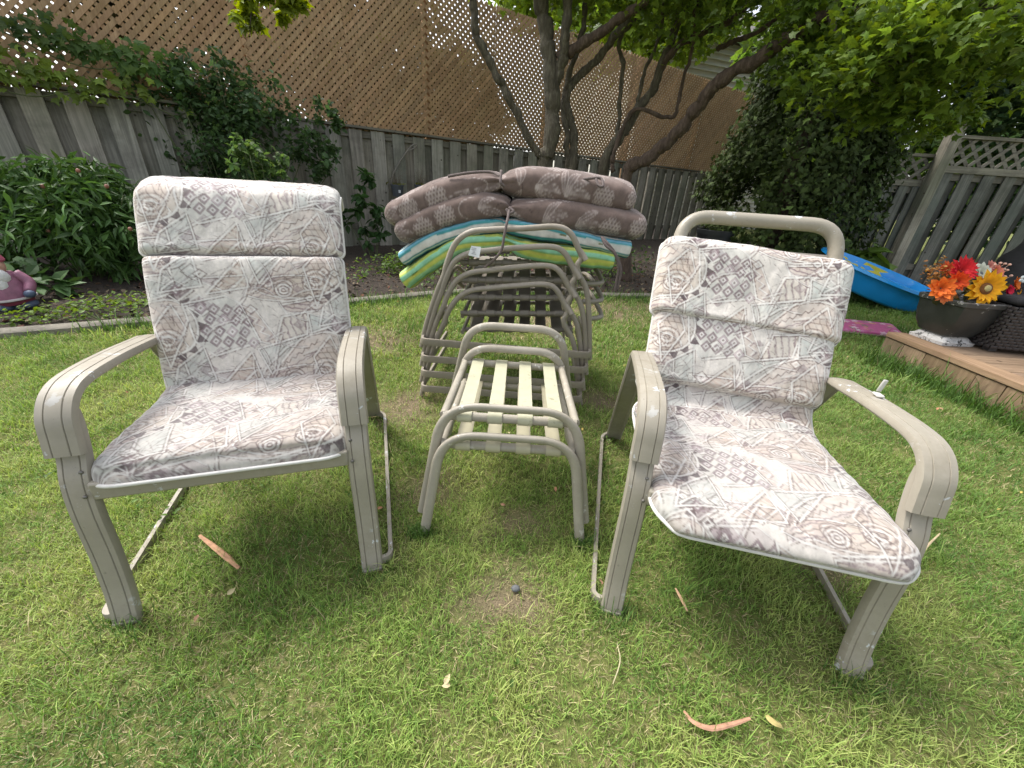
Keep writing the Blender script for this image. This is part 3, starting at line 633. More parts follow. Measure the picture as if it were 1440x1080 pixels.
def armchair(loc, rz, label):
    r = empty('armchair', loc, rz, label, 'armchair')
    for sx in (-1, 1):
        x = .298*sx
        arm = [(x, .086, .468), (x, .096, .505), (x, .112, .552), (x, .150, .588), (x, .215, .601), (x, .36, .594), (x, .50, .579)]
        path = smooth_path(arm, 8)+[np.array(p) for p in round_path([(x, .50, .579), (x, .575, .571), (x, .89, .012)], .05, 8)[1:]]
        mb = MB(); mb.sweep(path, [(a*1.0, -b) if False else (a, b) for a, b in band_prof(.070)], up=(0, .35, 1) if False else (0, -1, .9)) if False else None
        P = path; mb = MB(); n = len(P); prof = band_prof(.070); vs = []
        for i in range(n):
            d = P[min(i+1, n-1)]-P[max(i-1, 0)]; d = d/np.linalg.norm(d); nr = np.array([0, -d[2], d[1]])      # outward normal in the side plane
            wk = 1.0 if i < 50 else 1.0
            for a, b in prof: vs.append(P[i]+np.array([a*wk, 0, 0])+nr*b)
        m = len(prof); fs = [(i*m+q, i*m+(q+1) % m, (i+1)*m+(q+1) % m, (i+1)*m+q) for i in range(n-1) for q in range(m)]+[tuple(range(m)), tuple((n-1)*m+q for q in range(m-1, -1, -1))]
        mb.add(vs, fs); mb.build('arm_band', TAUPE, r, sharp=32)
        lp = smooth_path([(x, .128, .556), (x, .122, .515), (x, .102, .45), (x, .079, .40), (x, .061, .32), (x, .047, .2), (x, .028, .09), (x, .004, .0)], 6)
        mb = MB(); vs = []; n = len(lp); prof = band_prof(.060, .020)
        for i in range(n):
            d = lp[min(i+1, n-1)]-lp[max(i-1, 0)]; d = d/np.linalg.norm(d); nr = np.array([0, d[2], -d[1]])
            for a, b in prof: vs.append(lp[i]+np.array([a, 0, 0])+nr*b)
        m = len(prof); fs = [(i*m+q, i*m+(q+1) % m, (i+1)*m+(q+1) % m, (i+1)*m+q) for i in range(n-1) for q in range(m)]+[tuple(range(m)), tuple((n-1)*m+q for q in range(m-1, -1, -1))]
        mb.add(vs, fs); mb.build('front_leg', TAUPE, r, sharp=32)
        for zb_, yb_ in ((.425, .0755), (.372, .0535)): mb = MB(); mb.ball((x-.016*sx, yb_, zb_), .0048, 10, (1, .7, 1)); mb.build('bolt', bolt_m, r, sharp=None)
        mb = MB(); mb.box((x, .006, .006), (.054, .03, .012)); mb.build('foot_cap', simple('foot_plastic', (.24, .22, .18), .6) if 'foot_plastic' not in bpy.data.materials else bpy.data.materials['foot_plastic'], r, bevel=.003)
        xr = .352*sx; rp = round_path([(x+.012*sx, .012, .022), (xr, .022, .014), (xr, .87, .014), (x+.015*sx, .885, .03)], [0, .03, .03, 0], 6)
        mb = MB(); mb.sweep(rp, [(-.006, -.013), (.006, -.013), (.0075, 0), (.006, .013), (-.006, .013), (-.0075, 0)], up=(0, 0, 1)); mb.build('runner', TAUPE, r, sharp=30)
        mb = MB(); mb.bar((.262*sx, .078, .375), (.25*sx, .52, .345), .022, .04); mb.build('side_rail', TAUPE, r, bevel=.004)
    mb = MB(); mb.box((0, .068, .380), (.545, .024, .047)); mb.build('front_rail', TAUPE, r, bevel=.005)
    bp = round_path([(-.236, .50, .33), (-.236, .775, 1.003), (.236, .775, 1.003), (.236, .50, .33)], [0, .088, .088, 0], 8)
    mb = MB(); mb.tube(bp, .0215, 14); mb.build('back_frame', TAUPE, r, sharp=60)
    mb = MB(); mb.add([(-.225, .51, .37), (.225, .51, .37), (.225, .735, .92), (-.225, .735, .92)], [(0, 1, 2, 3)]); mb.add([(-.245, .08, .386), (.245, .08, .386), (.24, .51, .36), (-.24, .51, .36)], [(0, 1, 2, 3)])
    sl_ = mb.build('sling', simple('sling_mesh', (.3, .27, .22), .9), r); so = sl_.modifiers.new('s', 'SOLIDIFY'); so.thickness = .004
    return r
YL, YR = R(19.128), R(-11.929)
ch1 = armchair((-.664, .680, 0), YL, 'taupe metal armchair on the left, its cushion covering the top of the back')
ch2 = armchair((.612, .633, 0), YR, 'taupe metal armchair on the right with its bare top bar showing above the cushion')
# seat pads (loose: each is a thing of its own); underside paths in (Y, Z)
cu1 = empty('chair_cushion', (-.664, .680, 0), YL, 'faded abstract-print cushion with three padded sections, pulled up over the left armchair', 'cushion')
cvs = fabric(-.16, .66, .16, .10, .74); cvb = fabric(-.25, .45, .10, .05); cvh = fabric(-.25, .45, .10, .10)
cushion_panel('seat_pad', cu1, [(.045, .388), (.075, .385), (.16, .392), (.3, .385), (.42, .385), (.52, .40)], .054, .279, cvs, 0.0, 3, corner=(.065, .03), ends=(.11, .10), skew=.0)
cushion_panel('back_pad', cu1, [(.50, .405), (.515, .47), (.555, .60), (.602, .74), (.632, .800)], .046, .277, cvb, -.06, 5, corner=(.02, .02), ends=(.08, .08))
cushion_panel('head_pad', cu1, [(.628, .800), (.655, .845), (.70, .940), (.725, .962), (.79, .975), (.83, .93)], .040, .283, cvh, -.035, 7, corner=(.02, .02), ends=(.08, .10))
cu2 = empty('chair_cushion', (.612, .633, 0), YR, 'abstract-print cushion slumped low on the right armchair and overhanging its front edge', 'cushion')
cvs2 = fabric(-.16, .66, .17, .06, .73); cvb2 = fabric(-.25, .45, .08, .06); cvh2 = fabric(-.25, .45, .10, .0)
cushion_panel('seat_pad', cu2, [(-.022, .356), (-.002, .367), (.07, .374), (.2, .376), (.36, .372), (.46, .378), (.505, .42)], .046, .279, cvs2, 0.0, 13, corner=(.08, .04), ends=(.11, .12), skew=-.035)
cushion_panel('lumbar_pad', cu2, [(.44, .385), (.485, .405), (.53, .435), (.56, .48), (.57, .51)], .022, .258, cvb2, .20, 19, corner=(.02, .02), ends=(.3, .3))
cushion_panel('back_pad', cu2, [(.555, .475), (.575, .52), (.60, .585), (.636, .662), (.652, .688)], .052, .278, cvb2, -.06, 15, corner=(.035, .025), ends=(.11, .09), skew=.0, tilt=.045)
cushion_panel('head_pad', cu2, [(.640, .668), (.672, .73), (.712, .82), (.737, .872), (.752, .890)], .064, .292, cvh2, -.01, 17, corner=(.025, .025), ends=(.10, .10), tilt=.065)
# torn white ticking hanging out at the left side of the right cushion
mb = MB(); g = random.Random(3)
for k in range(3):
    P = [(-.268-.008*k, .36+.03*k, .385+.03*k)]
    for i in range(6): P.append((P[-1][0]-.004+g.uniform(-.008, .006), P[-1][1]+g.uniform(-.004, .016), P[-1][2]+.011))
    mb.sweep(P, [(-.014, 0), (0, .004), (.014, 0), (0, -.002)], up=(1, 0, 0))
mb.build('torn_ticking', simple('ticking', (.72, .71, .68), .95), cu2)
# clip stuck on the right arm
cl = empty('plastic_clip', tuple(at(1222, 560, y=1.16)), R(-12), 'small white plastic clip sticking up from the right arm of the right chair', 'clip')
pa = Vector((.298, .40, .603)); M = Matrix.Translation((.612, .633, 0)) @ Matrix.Rotation(YR, 4, 'Z'); cl.location = M @ pa
mb = MB(); mb.box((.012, -.004, .005), (.018, .028, .007)); mb.build('base', simple('clip_plastic', (.5, .49, .45), .4), cl, bevel=.003)
mb = MB(); mb.box((.018, .008, .028), (.012, .005, .036), M=Matrix.Rotation(.12, 3, 'Y')); mb.build('upright', bpy.data.materials['clip_plastic'], cl, bevel=.003)
# ================================================================ strap stools nested in front of the stack
strap_m = simple('vinyl_strap', (.42, .41, .29), .45, .10, 22, dirt=(.26, .25, .16), dirt_thr=.60, bmp=.05)
strap_low = simple('vinyl_strap_under', (.40, .37, .26), .5, .10, 22)
def flat_tube(mb, path, a, b, n=12, up=(0, 0, 1)):
    mb.sweep(path, [(a*math.cos(2*math.pi*k/n), b*math.sin(2*math.pi*k/n)) for k in range(n)], up=up)
def stool(dz, dy, label, sm, z_front, z_loop, spread, rear_up):
    r = empty('strap_stool', (0, .95+dy, dz), 0, label, 'stool', 'nested strap stools')
    yb = .47
    # front arch: two feet, sloping legs, flattened top bar
    f = [(-.262-spread, -.02, .0), (-.205, .035, z_loop), (.205, .035, z_loop), (.262+spread, -.02, .0)]
    mb = MB(); flat_tube(mb, round_path(f, [0, .115, .115, 0], 10), .0165, .0115, up=(0, 1, .75)); mb.build('front_arch', TAUPE3, r, sharp=60)
    b = [(-.285-spread, yb+.09, .0), (-.185, yb+.03, z_loop+rear_up), (.185, yb+.03, z_loop+rear_up), (.285+spread, yb+.09, .0)]
    mb = MB(); flat_tube(mb, round_path(b, [0, .10, .10, 0], 10), .0155, .0115, up=(0, 1, -.3)); mb.build('rear_arch', TAUPE3, r, sharp=60)
    for sx in (-1, 1):
        mb = MB(); mb.tube([(.208*sx, .052, z_front+.002), (.196*sx, yb+.03, z_front+.002)], .0135, 10); mb.build('side_rail', TAUPE3, r, sharp=60)
    for yy in (.055, yb+.0):
        mb = MB(); mb.tube([(-.21, yy, z_front), (.21, yy, z_front)], .0145, 12); mb.build('cross_rail', TAUPE3, r, sharp=60)
    for k in range(4):
        x = -.142+k*.095; w = .046; R_ = .0165; pr = []
        for i in range(9): a = R(-150+i*30); pr.append((x, .055-R_*math.cos(a-R(90)+R(90)) if False else .055-R_*math.cos(R(-60+i*30-90)), z_front+R_*math.sin(R(-60+i*30))))
        top = [(x, .055+R_*math.cos(R(t)), z_front+R_*math.sin(R(t))) for t in (300, 260, 220, 180, 140, 110, 90)]+[(x, yb*.5, z_front+R_-.006)]+[(x, yb+R_*math.cos(R(t)), z_front+R_*math.sin(R(t))) for t in (90, 60, 20, -20, -60)]
        mb = MB(); mb.sweep(top, [(-w/2, -.0012), (w/2, -.0012), (w/2, .0012), (-w/2, .0012)], up=(0, .02, 1) if False else (1, 0, 0)) if False else None
        vs = []; n = len(top)
        for i in range(n):
            d = np.array(top[min(i+1, n-1)])-np.array(top[max(i-1, 0)]); d = d/np.linalg.norm(d); nr = np.array([0, -d[2], d[1]]); p = np.array(top[i])
            vs += [p+[-w/2, 0, 0], p+[w/2, 0, 0], p+np.array([w/2, 0, 0])+nr*.003, p+np.array([-w/2, 0, 0])+nr*.003]
        fs = [(i*4+q, i*4+(q+1) % 4, i*4+4+(q+1) % 4, i*4+4+q) for i in range(n-1) for q in range(4)]+[(3, 2, 1, 0), (n*4-4, n*4-3, n*4-2, n*4-1)]
        mb.add(vs, fs); mb.build('strap', sm, r, sharp=45)
    return r
s1 = stool(.0, .0, 'lower strap stool, nested beneath the greener-topped one', strap_low, .318, .368, .0, .105)
s2 = stool(.062, .035, 'upper strap stool with four green-weathered vinyl straps, nested on another', strap_m, .340, .388, .012, .105)
# ================================================================ stack of strap chairs (seen from behind)
bead_m = simple('strap_wrap', (.215, .19, .155), .5, .1, 30); dark_strap = simple('dark_strap', (.20, .175, .14), .6)
def bw(u, v, y): return at(u, v, y=y)
def stack_chair(k, proto_loc=(0, 0, 0)):
    """k counts from the top of the stack; local origin sits under its floor bar"""
    base = np.array([-.035, 1.90, 0]); r = empty('strap_chair', tuple(base))
    yb, ya = 1.90, 1.80
    px = lambda u, v, y: bw(u, v, y)-base
    return r, px
STK = empty('tmp'); bpy.data.objects.remove(STK)
ARC = [  # photo outline of each back frame, left foot to right foot
 [(593, 487), (600, 455), (614, 412), (624, 388), (628, 372), (640, 343), (660, 327), (690, 323), (740, 321), (782, 319), (802, 328), (813, 349), (818, 362), (812, 373), (814, 386), (824, 406), (828, 440), (829, 505)],
 [(593, 513), (600, 478), (613, 432), (622, 408), (626, 395), (638, 369), (658, 357), (690, 352), (735, 348), (774, 347), (792, 354), (804, 373), (810, 388), (804, 399), (807, 411), (817, 430), (822, 462), (824, 526)],
 [(593, 536), (600, 500), (613, 455), (624, 430), (628, 418), (641, 396), (661, 384), (690, 380), (735, 375), (770, 374), (786, 381), (798, 400), (804, 414), (798, 425), (800, 436), (811, 455), (816, 487), (820, 548)],
 [(593, 556), (600, 522), (612, 482), (624, 455), (628, 443), (641, 422), (661, 409), (690, 405), (735, 401), (766, 400), (781, 406), (792, 424), (798, 438), (793, 449), (795, 459), (805, 478), (811, 509), (816, 568)]]
WORDS = ['topmost', 'second from top', 'third from top', 'bottom']
for k in range(4):
    r = empty('strap_chair', (-.035, 1.90, 0), 0, ['topmost strap chair of the stack, right under the striped cushions', 'second strap chair from the top of the stack', 'third strap chair from the top of the stack', 'bottom strap chair of the stack, its bar resting on the grass'][k], 'chair', 'stacked strap chairs')
    base = np.array([-.035, 1.90, 0]); lx = lambda u, v, y: at(u, v, y=y)-base
    A = ARC[k]; P = []
    vs_ = [a[1] for a in A]; lo, hi = min(vs_), max(vs_)
    for u, v in A: P.append(lx(u, v, 1.82+.04*min(1, (v-lo)/(hi-lo))))
    mb = MB(); mb.tube(smooth_path(P, 6), .0132, 10); mb.build('back_frame', TAUPE2, r, sharp=60)
    stub = [lx(A[11][0], A[11][1], 1.83), lx(A[12][0]+2, A[12][1]-3, 1.822), lx(A[12][0]+6, A[12][1]+4, 1.815)]
    mb = MB(); mb.tube(smooth_path(stub, 4), .0125, 10); mb.build('frame_end', TAUPE2, r, sharp=60)
    # flat floor bar wrapping round both legs and returning forwards as runners
    yl = (480, 504, 525, 546)[k]; yr = (500, 521, 542, 562)[k]; xr = (829, 824, 820, 816)[k]
    a = lx(592, yl, 1.792); b = lx(xr+1, yr, 1.792); back = np.array([.02, .62, 0.0])
    fb = round_path([a+back, a, b, b+back], [0, .035, .035, 0], 6)
    mb = MB(); mb.sweep(fb, [(-.006, -.017), (.006, -.017), (.009, 0), (.006, .017), (-.006, .017), (-.009, 0)]); mb.build('floor_bar', TAUPE2, r, sharp=30)
    # seat tubes wrapped with straps, the straps themselves, and front legs
    vt = (391, 416, 440, 462)[k]; t1 = [lx(652, vt+1, 2.06), lx(802, vt+2, 2.06)]
    t2 = [t1[0]+np.array([.01, .46, .03]), t1[1]+np.array([.01, .46, .03])]
    t0 = [lx(648, vt-22, 1.99), lx(806, vt-21, 1.99)]
    for tt in (t1, t2, t0):
        sub = empty('seat_tube', (0, 0, 0)) if False else None
        rp, rr = [], []; d = np.array(tt[1])-np.array(tt[0]); Lt = np.linalg.norm(d)
        for i in range(6):
            c0 = (i+.75)/6.6
            for o_, q_ in ((-.026/Lt, .0128), (-.022/Lt, .0172), (.022/Lt, .0172), (.026/Lt, .0128)): rp.append(np.array(tt[0])+d*(c0+o_)); rr.append(q_)
        mb = MB(); mb.tube([tt[0]]+rp+[tt[1]], .0, 12, radii=[.0128]+rr+[.0128]); mb.build('seat_tube', bead_m, r, sharp=40)
    for i in range(6):
        q = np.array(t1[0])+(np.array(t1[1])-np.array(t1[0]))*((i+.75)/6.6)+[0, 0, .013]; p2 = np.array(t2[0])+(np.array(t2[1])-np.array(t2[0]))*((i+.75)/6.6)+[0, 0, .013]
        mb = MB(); mb.bar(q, p2, .060, .003); mb.build('seat_strap', dark_strap, r)
    for sgn, tq in ((-1, 0), (1, 1)):
        mb = MB(); mb.tube([np.array(t1[tq])-[0, .05, 0], t2[tq]], .011, 8); mb.build('side_rail', TAUPE2, r, sharp=60)
        # looped arm: out sideways then forward
        e = np.array(lx((630, 818)[tq], vt+(-2, 8)[tq], 1.97)); zz = e[2]
        lp = [e, e+np.array([.085*sgn if sgn > 0 else .03*sgn, .03, .0]), e+np.array([(.115 if sgn > 0 else .04)*sgn, .10, .01]), e+np.array([(.075 if sgn > 0 else .03)*sgn, .42, .06]), e+np.array([-.01*sgn, .50, .02])]
        if k < 3: mb = MB(); mb.tube(smooth_path(lp, 6), .0125, 10); mb.build('arm', TAUPE2, r, sharp=60)
        mb = MB(); fl = np.array(t2[tq]); mb.tube([fl, np.array([fl[0]+.03*sgn, fl[1]+.06, (fb[0] if tq == 0 else fb[-1])[2]])], .011, 8); mb.build('front_leg', TAUPE2, r, sharp=60)
    mb = MB(); q = lx(800, vt+3, 2.0); mb.box(q, (.032, .05, .06)); mb.build('side_clip', dark_strap, r, bevel=.006)
# ================================================================ cushions heaped on the stack
def swept_cushion(name, pts, y, thick, depth, label, painter, group, power=3.0, tilt=0.0, mat=None, seed=1, pinch=()):
    """pts: photo points (u, v, thickness scale) of the middle of the near face"""
    P = [np.r_[at(u, v, y=y), 0] for u, v, *_ in pts]; c = P[len(P)//2][:3].copy(); root = empty(name, (float(c[0]), float(c[1]), float(c[2])), 0, label, 'cushion', group)
    path = smooth_path([p[:3]-c for p in P], 14); ks = [p[2] if len(p) > 2 else 1 for p in pts]
    kk = np.interp(np.linspace(0, len(pts)-1, len(path)), range(len(pts)), ks); n = len(path)
    s = np.r_[0, np.cumsum([np.linalg.norm(path[i+1]-path[i]) for i in range(n-1)])]; L = s[-1]
    N = 420; ss = np.linspace(0, L, N); PX = np.stack([np.interp(ss, s, [p[j] for p in path]) for j in range(3)], -1); K = np.interp(ss, s, kk)
    d = np.gradient(PX, axis=0); d /= np.linalg.norm(d, axis=1)[:, None]; up = np.stack([-d[:, 2], 0*d[:, 0], d[:, 0]], -1)
    M = 150; th = np.linspace(-np.pi, np.pi, 4001); ca, sa = np.cos(th), np.sin(th); q = (np.abs(ca)**power+np.abs(sa)**power)**(-1/power)
    ln = np.r_[0, np.cumsum(np.hypot(np.diff(q*ca)*depth/2, np.diff(q*sa)*thick/2))]; per = ln[-1]
    al = np.linspace(0, per, M, endpoint=False); th = np.interp(al, ln, th); ca, sa = np.cos(th), np.sin(th); q = (np.abs(ca)**power+np.abs(sa)**power)**(-1/power)   # near face at the middle
    endr = np.clip(1-(1-np.clip(np.minimum(ss, L-ss)/(.045), 0, 1))**2, 0, 1)**.5 if power < 4 else np.clip(1-(1-np.clip(np.minimum(ss, L-ss)/(.012), 0, 1))**2, 0, 1)**.5
    A = (depth/2)*(q*ca)[None, :]*(.82+.18*np.minimum(1, K))[:, None]*(.9+.1*endr)[:, None]; Bv = (thick/2)*(q*sa)[None, :]*(K*(.25+.75*endr))[:, None]
    AR = np.broadcast_to((al-per/2)[None, :], A.shape); SS = np.broadcast_to(ss[:, None], A.shape)
    nz_ = vnoise(np.c_[(SS*7).ravel(), (AR*6).ravel()], seed, 3).reshape(A.shape)*.007+vnoise(np.c_[(SS*28).ravel(), (AR*18).ravel()], seed+3, 2).reshape(A.shape)*.0022
    for pi in pinch:                                       # gathered folds running out of a tie point
        dd = np.abs(SS-pi*L); nz_ = nz_+np.exp(-dd/.05)*.006*np.sin(AR*95)
    A = A*(1+nz_/(depth/2)); sgn = np.sign(Bv); Bv = Bv+nz_*sgn*1.0
    V = np.zeros(A.shape+(3,)); V[:] = PX[:, None, :]; V[..., 1] += -A+depth/2*.0; V += up[:, None, :]*Bv[..., None]
    V[..., 1] += depth/2-.02
    col = painter(SS, AR, th[None, :]+0*A, L)
    idx = np.arange(N*M).reshape(N, M); nx_ = np.roll(idx, -1, 1); qd = np.stack([idx[:-1], idx[1:], nx_[1:], nx_[:-1]], -1).reshape(-1, 4)
    VV = np.r_[V.reshape(-1, 3), V[0].mean(0)[None], V[-1].mean(0)[None]]; a0 = N*M; T = np.r_[np.stack([np.full(M, a0), idx[0], nx_[0]], -1), np.stack([np.full(M, a0+1), nx_[-1], idx[-1]], -1)]
    cc = np.r_[col.reshape(-1, 3), col.reshape(-1, 3)[:1], col.reshape(-1, 3)[-1:]]
    body = np_mesh('cover', VV, [qd, T], mat, root, cc); return root, PX, up
BRN = np.array([.150, .108, .092]); LINE = (.42, .36, .33); LINE2 = (.30, .25, .235); DKL = (.05, .032, .03)
def flower_cloth(seed):
    cv = Canvas(-.1, 1.75, -.75, .75, .0018, BRN); cv.a *= (1+.10*cv.n2+.08*cv.n3)[..., None]; g = random.Random(seed)
    def leaf(cx, cy, L, a, wd):
        pts = []
        for sgn in (1, -1):
            rng = range(0, 9) if sgn > 0 else range(8, -1, -1)
            for i in rng: t = i/8; x = L*t; yv = sgn*wd*math.sin(math.pi*t)**.8+.18*L*math.sin(t*2.2); pts.append((cx+x*math.cos(a)-yv*math.sin(a), cy+x*math.sin(a)+yv*math.cos(a)))
        cv.fill(pts, LINE2, .25); cv.line(pts, .0038, LINE, .85, True, .5); mid = [(cx+L*t*math.cos(a)-.18*L*math.sin(t*2.2)*math.sin(a), cy+L*t*math.sin(a)+.18*L*math.sin(t*2.2)*math.cos(a)) for t in np.linspace(0, .95, 8)]; cv.line(mid, .0036, LINE, .8)
        for i in range(2, 7): p = mid[i]; q = pts[i]; cv.line([p, ((p[0]+q[0])/2, (p[1]+q[1])/2)], .002, LINE, .5)
    def cluster(cx, cy, r):
        for i in range(-3, 4):
            for j in range(-3, 4):
                x, y = cx+(i+.5*(j % 2))*r*.30, cy+j*r*.27
                if math.hypot(x-cx, (y-cy)) < r*.84: cv.line(arc(x, y, r*.13, r*.13, 0, 360, 8), .0034, LINE, .9, True, .35)
        cv.line(arc(cx, cy, r*1.1, r*1.1, 150, 300, 10), .003, DKL, .6)
    step = .15
    for i in range(13):
        for j in range(10):
            cx, cy = -.1+i*step+(j % 2)*step*.5+g.uniform(-.02, .02), -.72+j*.14+g.uniform(-.02, .02); k = (i+2*j+(i*j) % 2) % 3
            if k == 0: cluster(cx, cy, .052)
            elif k == 1:
                a = g.uniform(-.7, .7)
                for da in (-.75, -.25, .25, .8): leaf(cx, cy, .115, a+da, .015)
            else:
                a = g.uniform(0, 6.28); leaf(cx, cy, .13, a, .020); leaf(cx, cy, .09, a+1.0, .014); cv.line([(cx+.09*math.cos(a+2.4+t), cy+.05*math.sin(a+2.4+t)) for t in np.linspace(0, 2.4, 10)], .0046, (DKL, LINE)[i % 2], .9)
    return lambda S, A, T, L: cv.sample(S.ravel(), np.clip(A.ravel(), -.74, .74)).reshape(S.shape+(3,))
def stripes(seq, seed):
    W = np.array([w for w, c in seq]); E = np.cumsum(W)/W.sum(); C = np.array([c for w, c in seq], float)
    def f(S, A, T, L):
        wob = vnoise(np.c_[(S*5).ravel(), (A*4).ravel()], seed, 2).reshape(S.shape)*.004; per = .150
        x = ((A+wob+.075)/per) % 1; i = np.searchsorted(E, x.ravel()).clip(0, len(C)-1); fade = 1+.12*vnoise(np.c_[(S*16).ravel(), (A*50).ravel()], seed+1, 3)
        return (C[i]*fade[:, None]).reshape(S.shape+(3,))
    return f
teal_s = stripes([(2, (.55, .55, .5)), (1.4, (.03, .17, .20)), (3.2, (.025, .10, .18)), (1.0, (.06, .28, .28)), (.7, (.5, .55, .5)), (1.2, (.03, .20, .20)), (4.2, (.60, .59, .54)), (.8, (.05, .25, .26)), (.5, (.5, .55, .5)), (1.4, (.05, .27, .29)), (2.2, (.16, .38, .48)), (.9, (.03, .2, .22)), (3, (.6, .6, .55)), (2, (.05, .2, .25))], 4)
green_s = stripes([(2.0, (.46, .48, .08)), (.8, (.24, .32, .05)), (2.0, (.22, .50, .28)), (1.4, (.28, .52, .26)), (1.0, (.40, .50, .09)), (1.6, (.50, .52, .10)), (.8, (.20, .38, .12)), (2.4, (.25, .54, .34)), (1.0, (.36, .46, .08)), (1.6, (.52, .54, .14)), (.7, (.24, .34, .05)), (1.6, (.26, .5, .28))], 6)
brown_m = vcol_mat('brown_floral_cloth', .9, 1200, .2, .15); stripe_m = vcol_mat('striped_cloth', .7, 1200, .1, 0, 0, .4)
YC = 1.93
gcu, _, _ = swept_cushion('cushion', [(567, 398), (590, 381), (618, 361), (645, 346), (672, 342), (700, 341, .95), (716, 342, .62), (735, 350, 1), (765, 357), (800, 361), (840, 365), (864, 369)], YC, .098, .44, 'green and yellow striped cushion, lowest of the heap on the stacked chairs', green_s, 'cushions heaped on the stacked chairs', 4.5, mat=stripe_m, seed=31, pinch=(.52,))
tcu, _, _ = swept_cushion('cushion', [(563, 366), (586, 351), (615, 335), (645, 325), (675, 319), (700, 317, .8), (709, 318, .5), (722, 320, .85), (760, 326), (800, 333), (845, 344), (887, 352)], YC+.01, .088, .46, 'teal, blue and white striped cushion sandwiched between brown and green ones', teal_s, 'cushions heaped on the stacked chairs', 4.5, mat=stripe_m, seed=33, pinch=(.46,))
bc1, _, _ = swept_cushion('cushion', [(556, 330), (575, 322, 1.0), (610, 307, 1.05), (645, 296, 1.03), (680, 291, 1), (705, 291, .72), (716, 295, .38), (728, 295, .72), (755, 299, 1.05), (800, 304, 1.1), (850, 312, 1.1), (890, 319, 1.05), (909, 322, .98)], YC+.0, .140, .50, 'lower brown floral cushion, tied in the middle, lying on the striped pair', flower_cloth(3), 'cushions heaped on the stacked chairs', 3.3, mat=brown_m, seed=35, pinch=(.46,))
bc2, _, _ = swept_cushion('cushion', [(541, 305), (560, 299, .95), (595, 284, 1.0), (630, 271, 1.0), (665, 262, .95), (690, 257, .72), (704, 256, .42), (714, 257, .72), (740, 258, 1.1), (780, 263, 1.2), (830, 270, 1.2), (870, 277, 1.1), (895, 282, 1.0)], YC+.03, .140, .50, 'brown floral cushion on the very top of the heap, tied in the middle', flower_cloth(8), 'cushions heaped on the stacked chairs', 3.3, mat=brown_m, seed=37, pinch=(.46,))
tie_m = simple('tie_cord', (.12, .095, .088), .9, .2, 60)
def ties(root, pts_list, r=.005):
    o = np.array(root.location)
    for pl in pts_list:
        P = [at(u, v, y=yy)-o for u, v, yy in pl]; mb = MB(); mb.tube(smooth_path(P, 6), r, 7); mb.build('tie_strap', tie_m, root, sharp=None)
ties(bc1, [[(716, 296, 1.86), (713, 312, 1.80), (709, 332, 1.78), (705, 352, 1.775), (694, 366, 1.79), (680, 378, 1.86)], [(716, 292, 1.87), (722, 297, 1.85), (716, 300, 1.85), (712, 294, 1.86)], [(846, 333, 1.88), (852, 345, 1.85), (864, 356, 1.84), (870, 375, 1.84), (867, 395, 1.84), (865, 410, 1.84)], [(846, 333, 1.88), (856, 344, 1.85), (866, 358, 1.845), (873, 378, 1.84), (870, 398, 1.84), (868, 408, 1.84)]], .0062)
ties(bc2, [[(630, 248, 1.96), (660, 243, 1.95), (690, 242, 1.94), (704, 248, 1.88)], [(705, 240, 1.9), (704, 256, 1.86), (709, 262, 1.87)], [(820, 252, 1.96), (838, 250, 1.93), (846, 252, 1.92), (848, 262, 1.89), (841, 260, 1.9), (838, 252, 1.92)]], .0062)
tg = at(668, 352, y=1.775)-np.array(gcu.location); mb = MB()
mb.add([tg+np.array(p) for p in [(-.016, 0, .018), (.026, .004, .015), (.019, -.002, -.030), (-.030, -.004, -.022), (-.001, -.001, -.005)]], [(0, 4, 1), (1, 4, 2), (2, 4, 3), (3, 4, 0)])
t_o = mb.build('care_tag', simple('tag_cloth', (.74, .76, .77), .8), gcu, smooth=False); so = t_o.modifiers.new('s', 'SOLIDIFY'); so.thickness = .0012
mb = MB(); g = random.Random(2)
for i in range(5): mb.box(tg+np.array((-.004, -.0085, .010-.006*i)), (.022*g.uniform(.5, 1), .0008, .0018), M=Matrix.Rotation(.12, 3, 'Y'))
mb.build('tag_print', simple('tag_ink', (.18, .18, .2), .8), t_o, smooth=False)
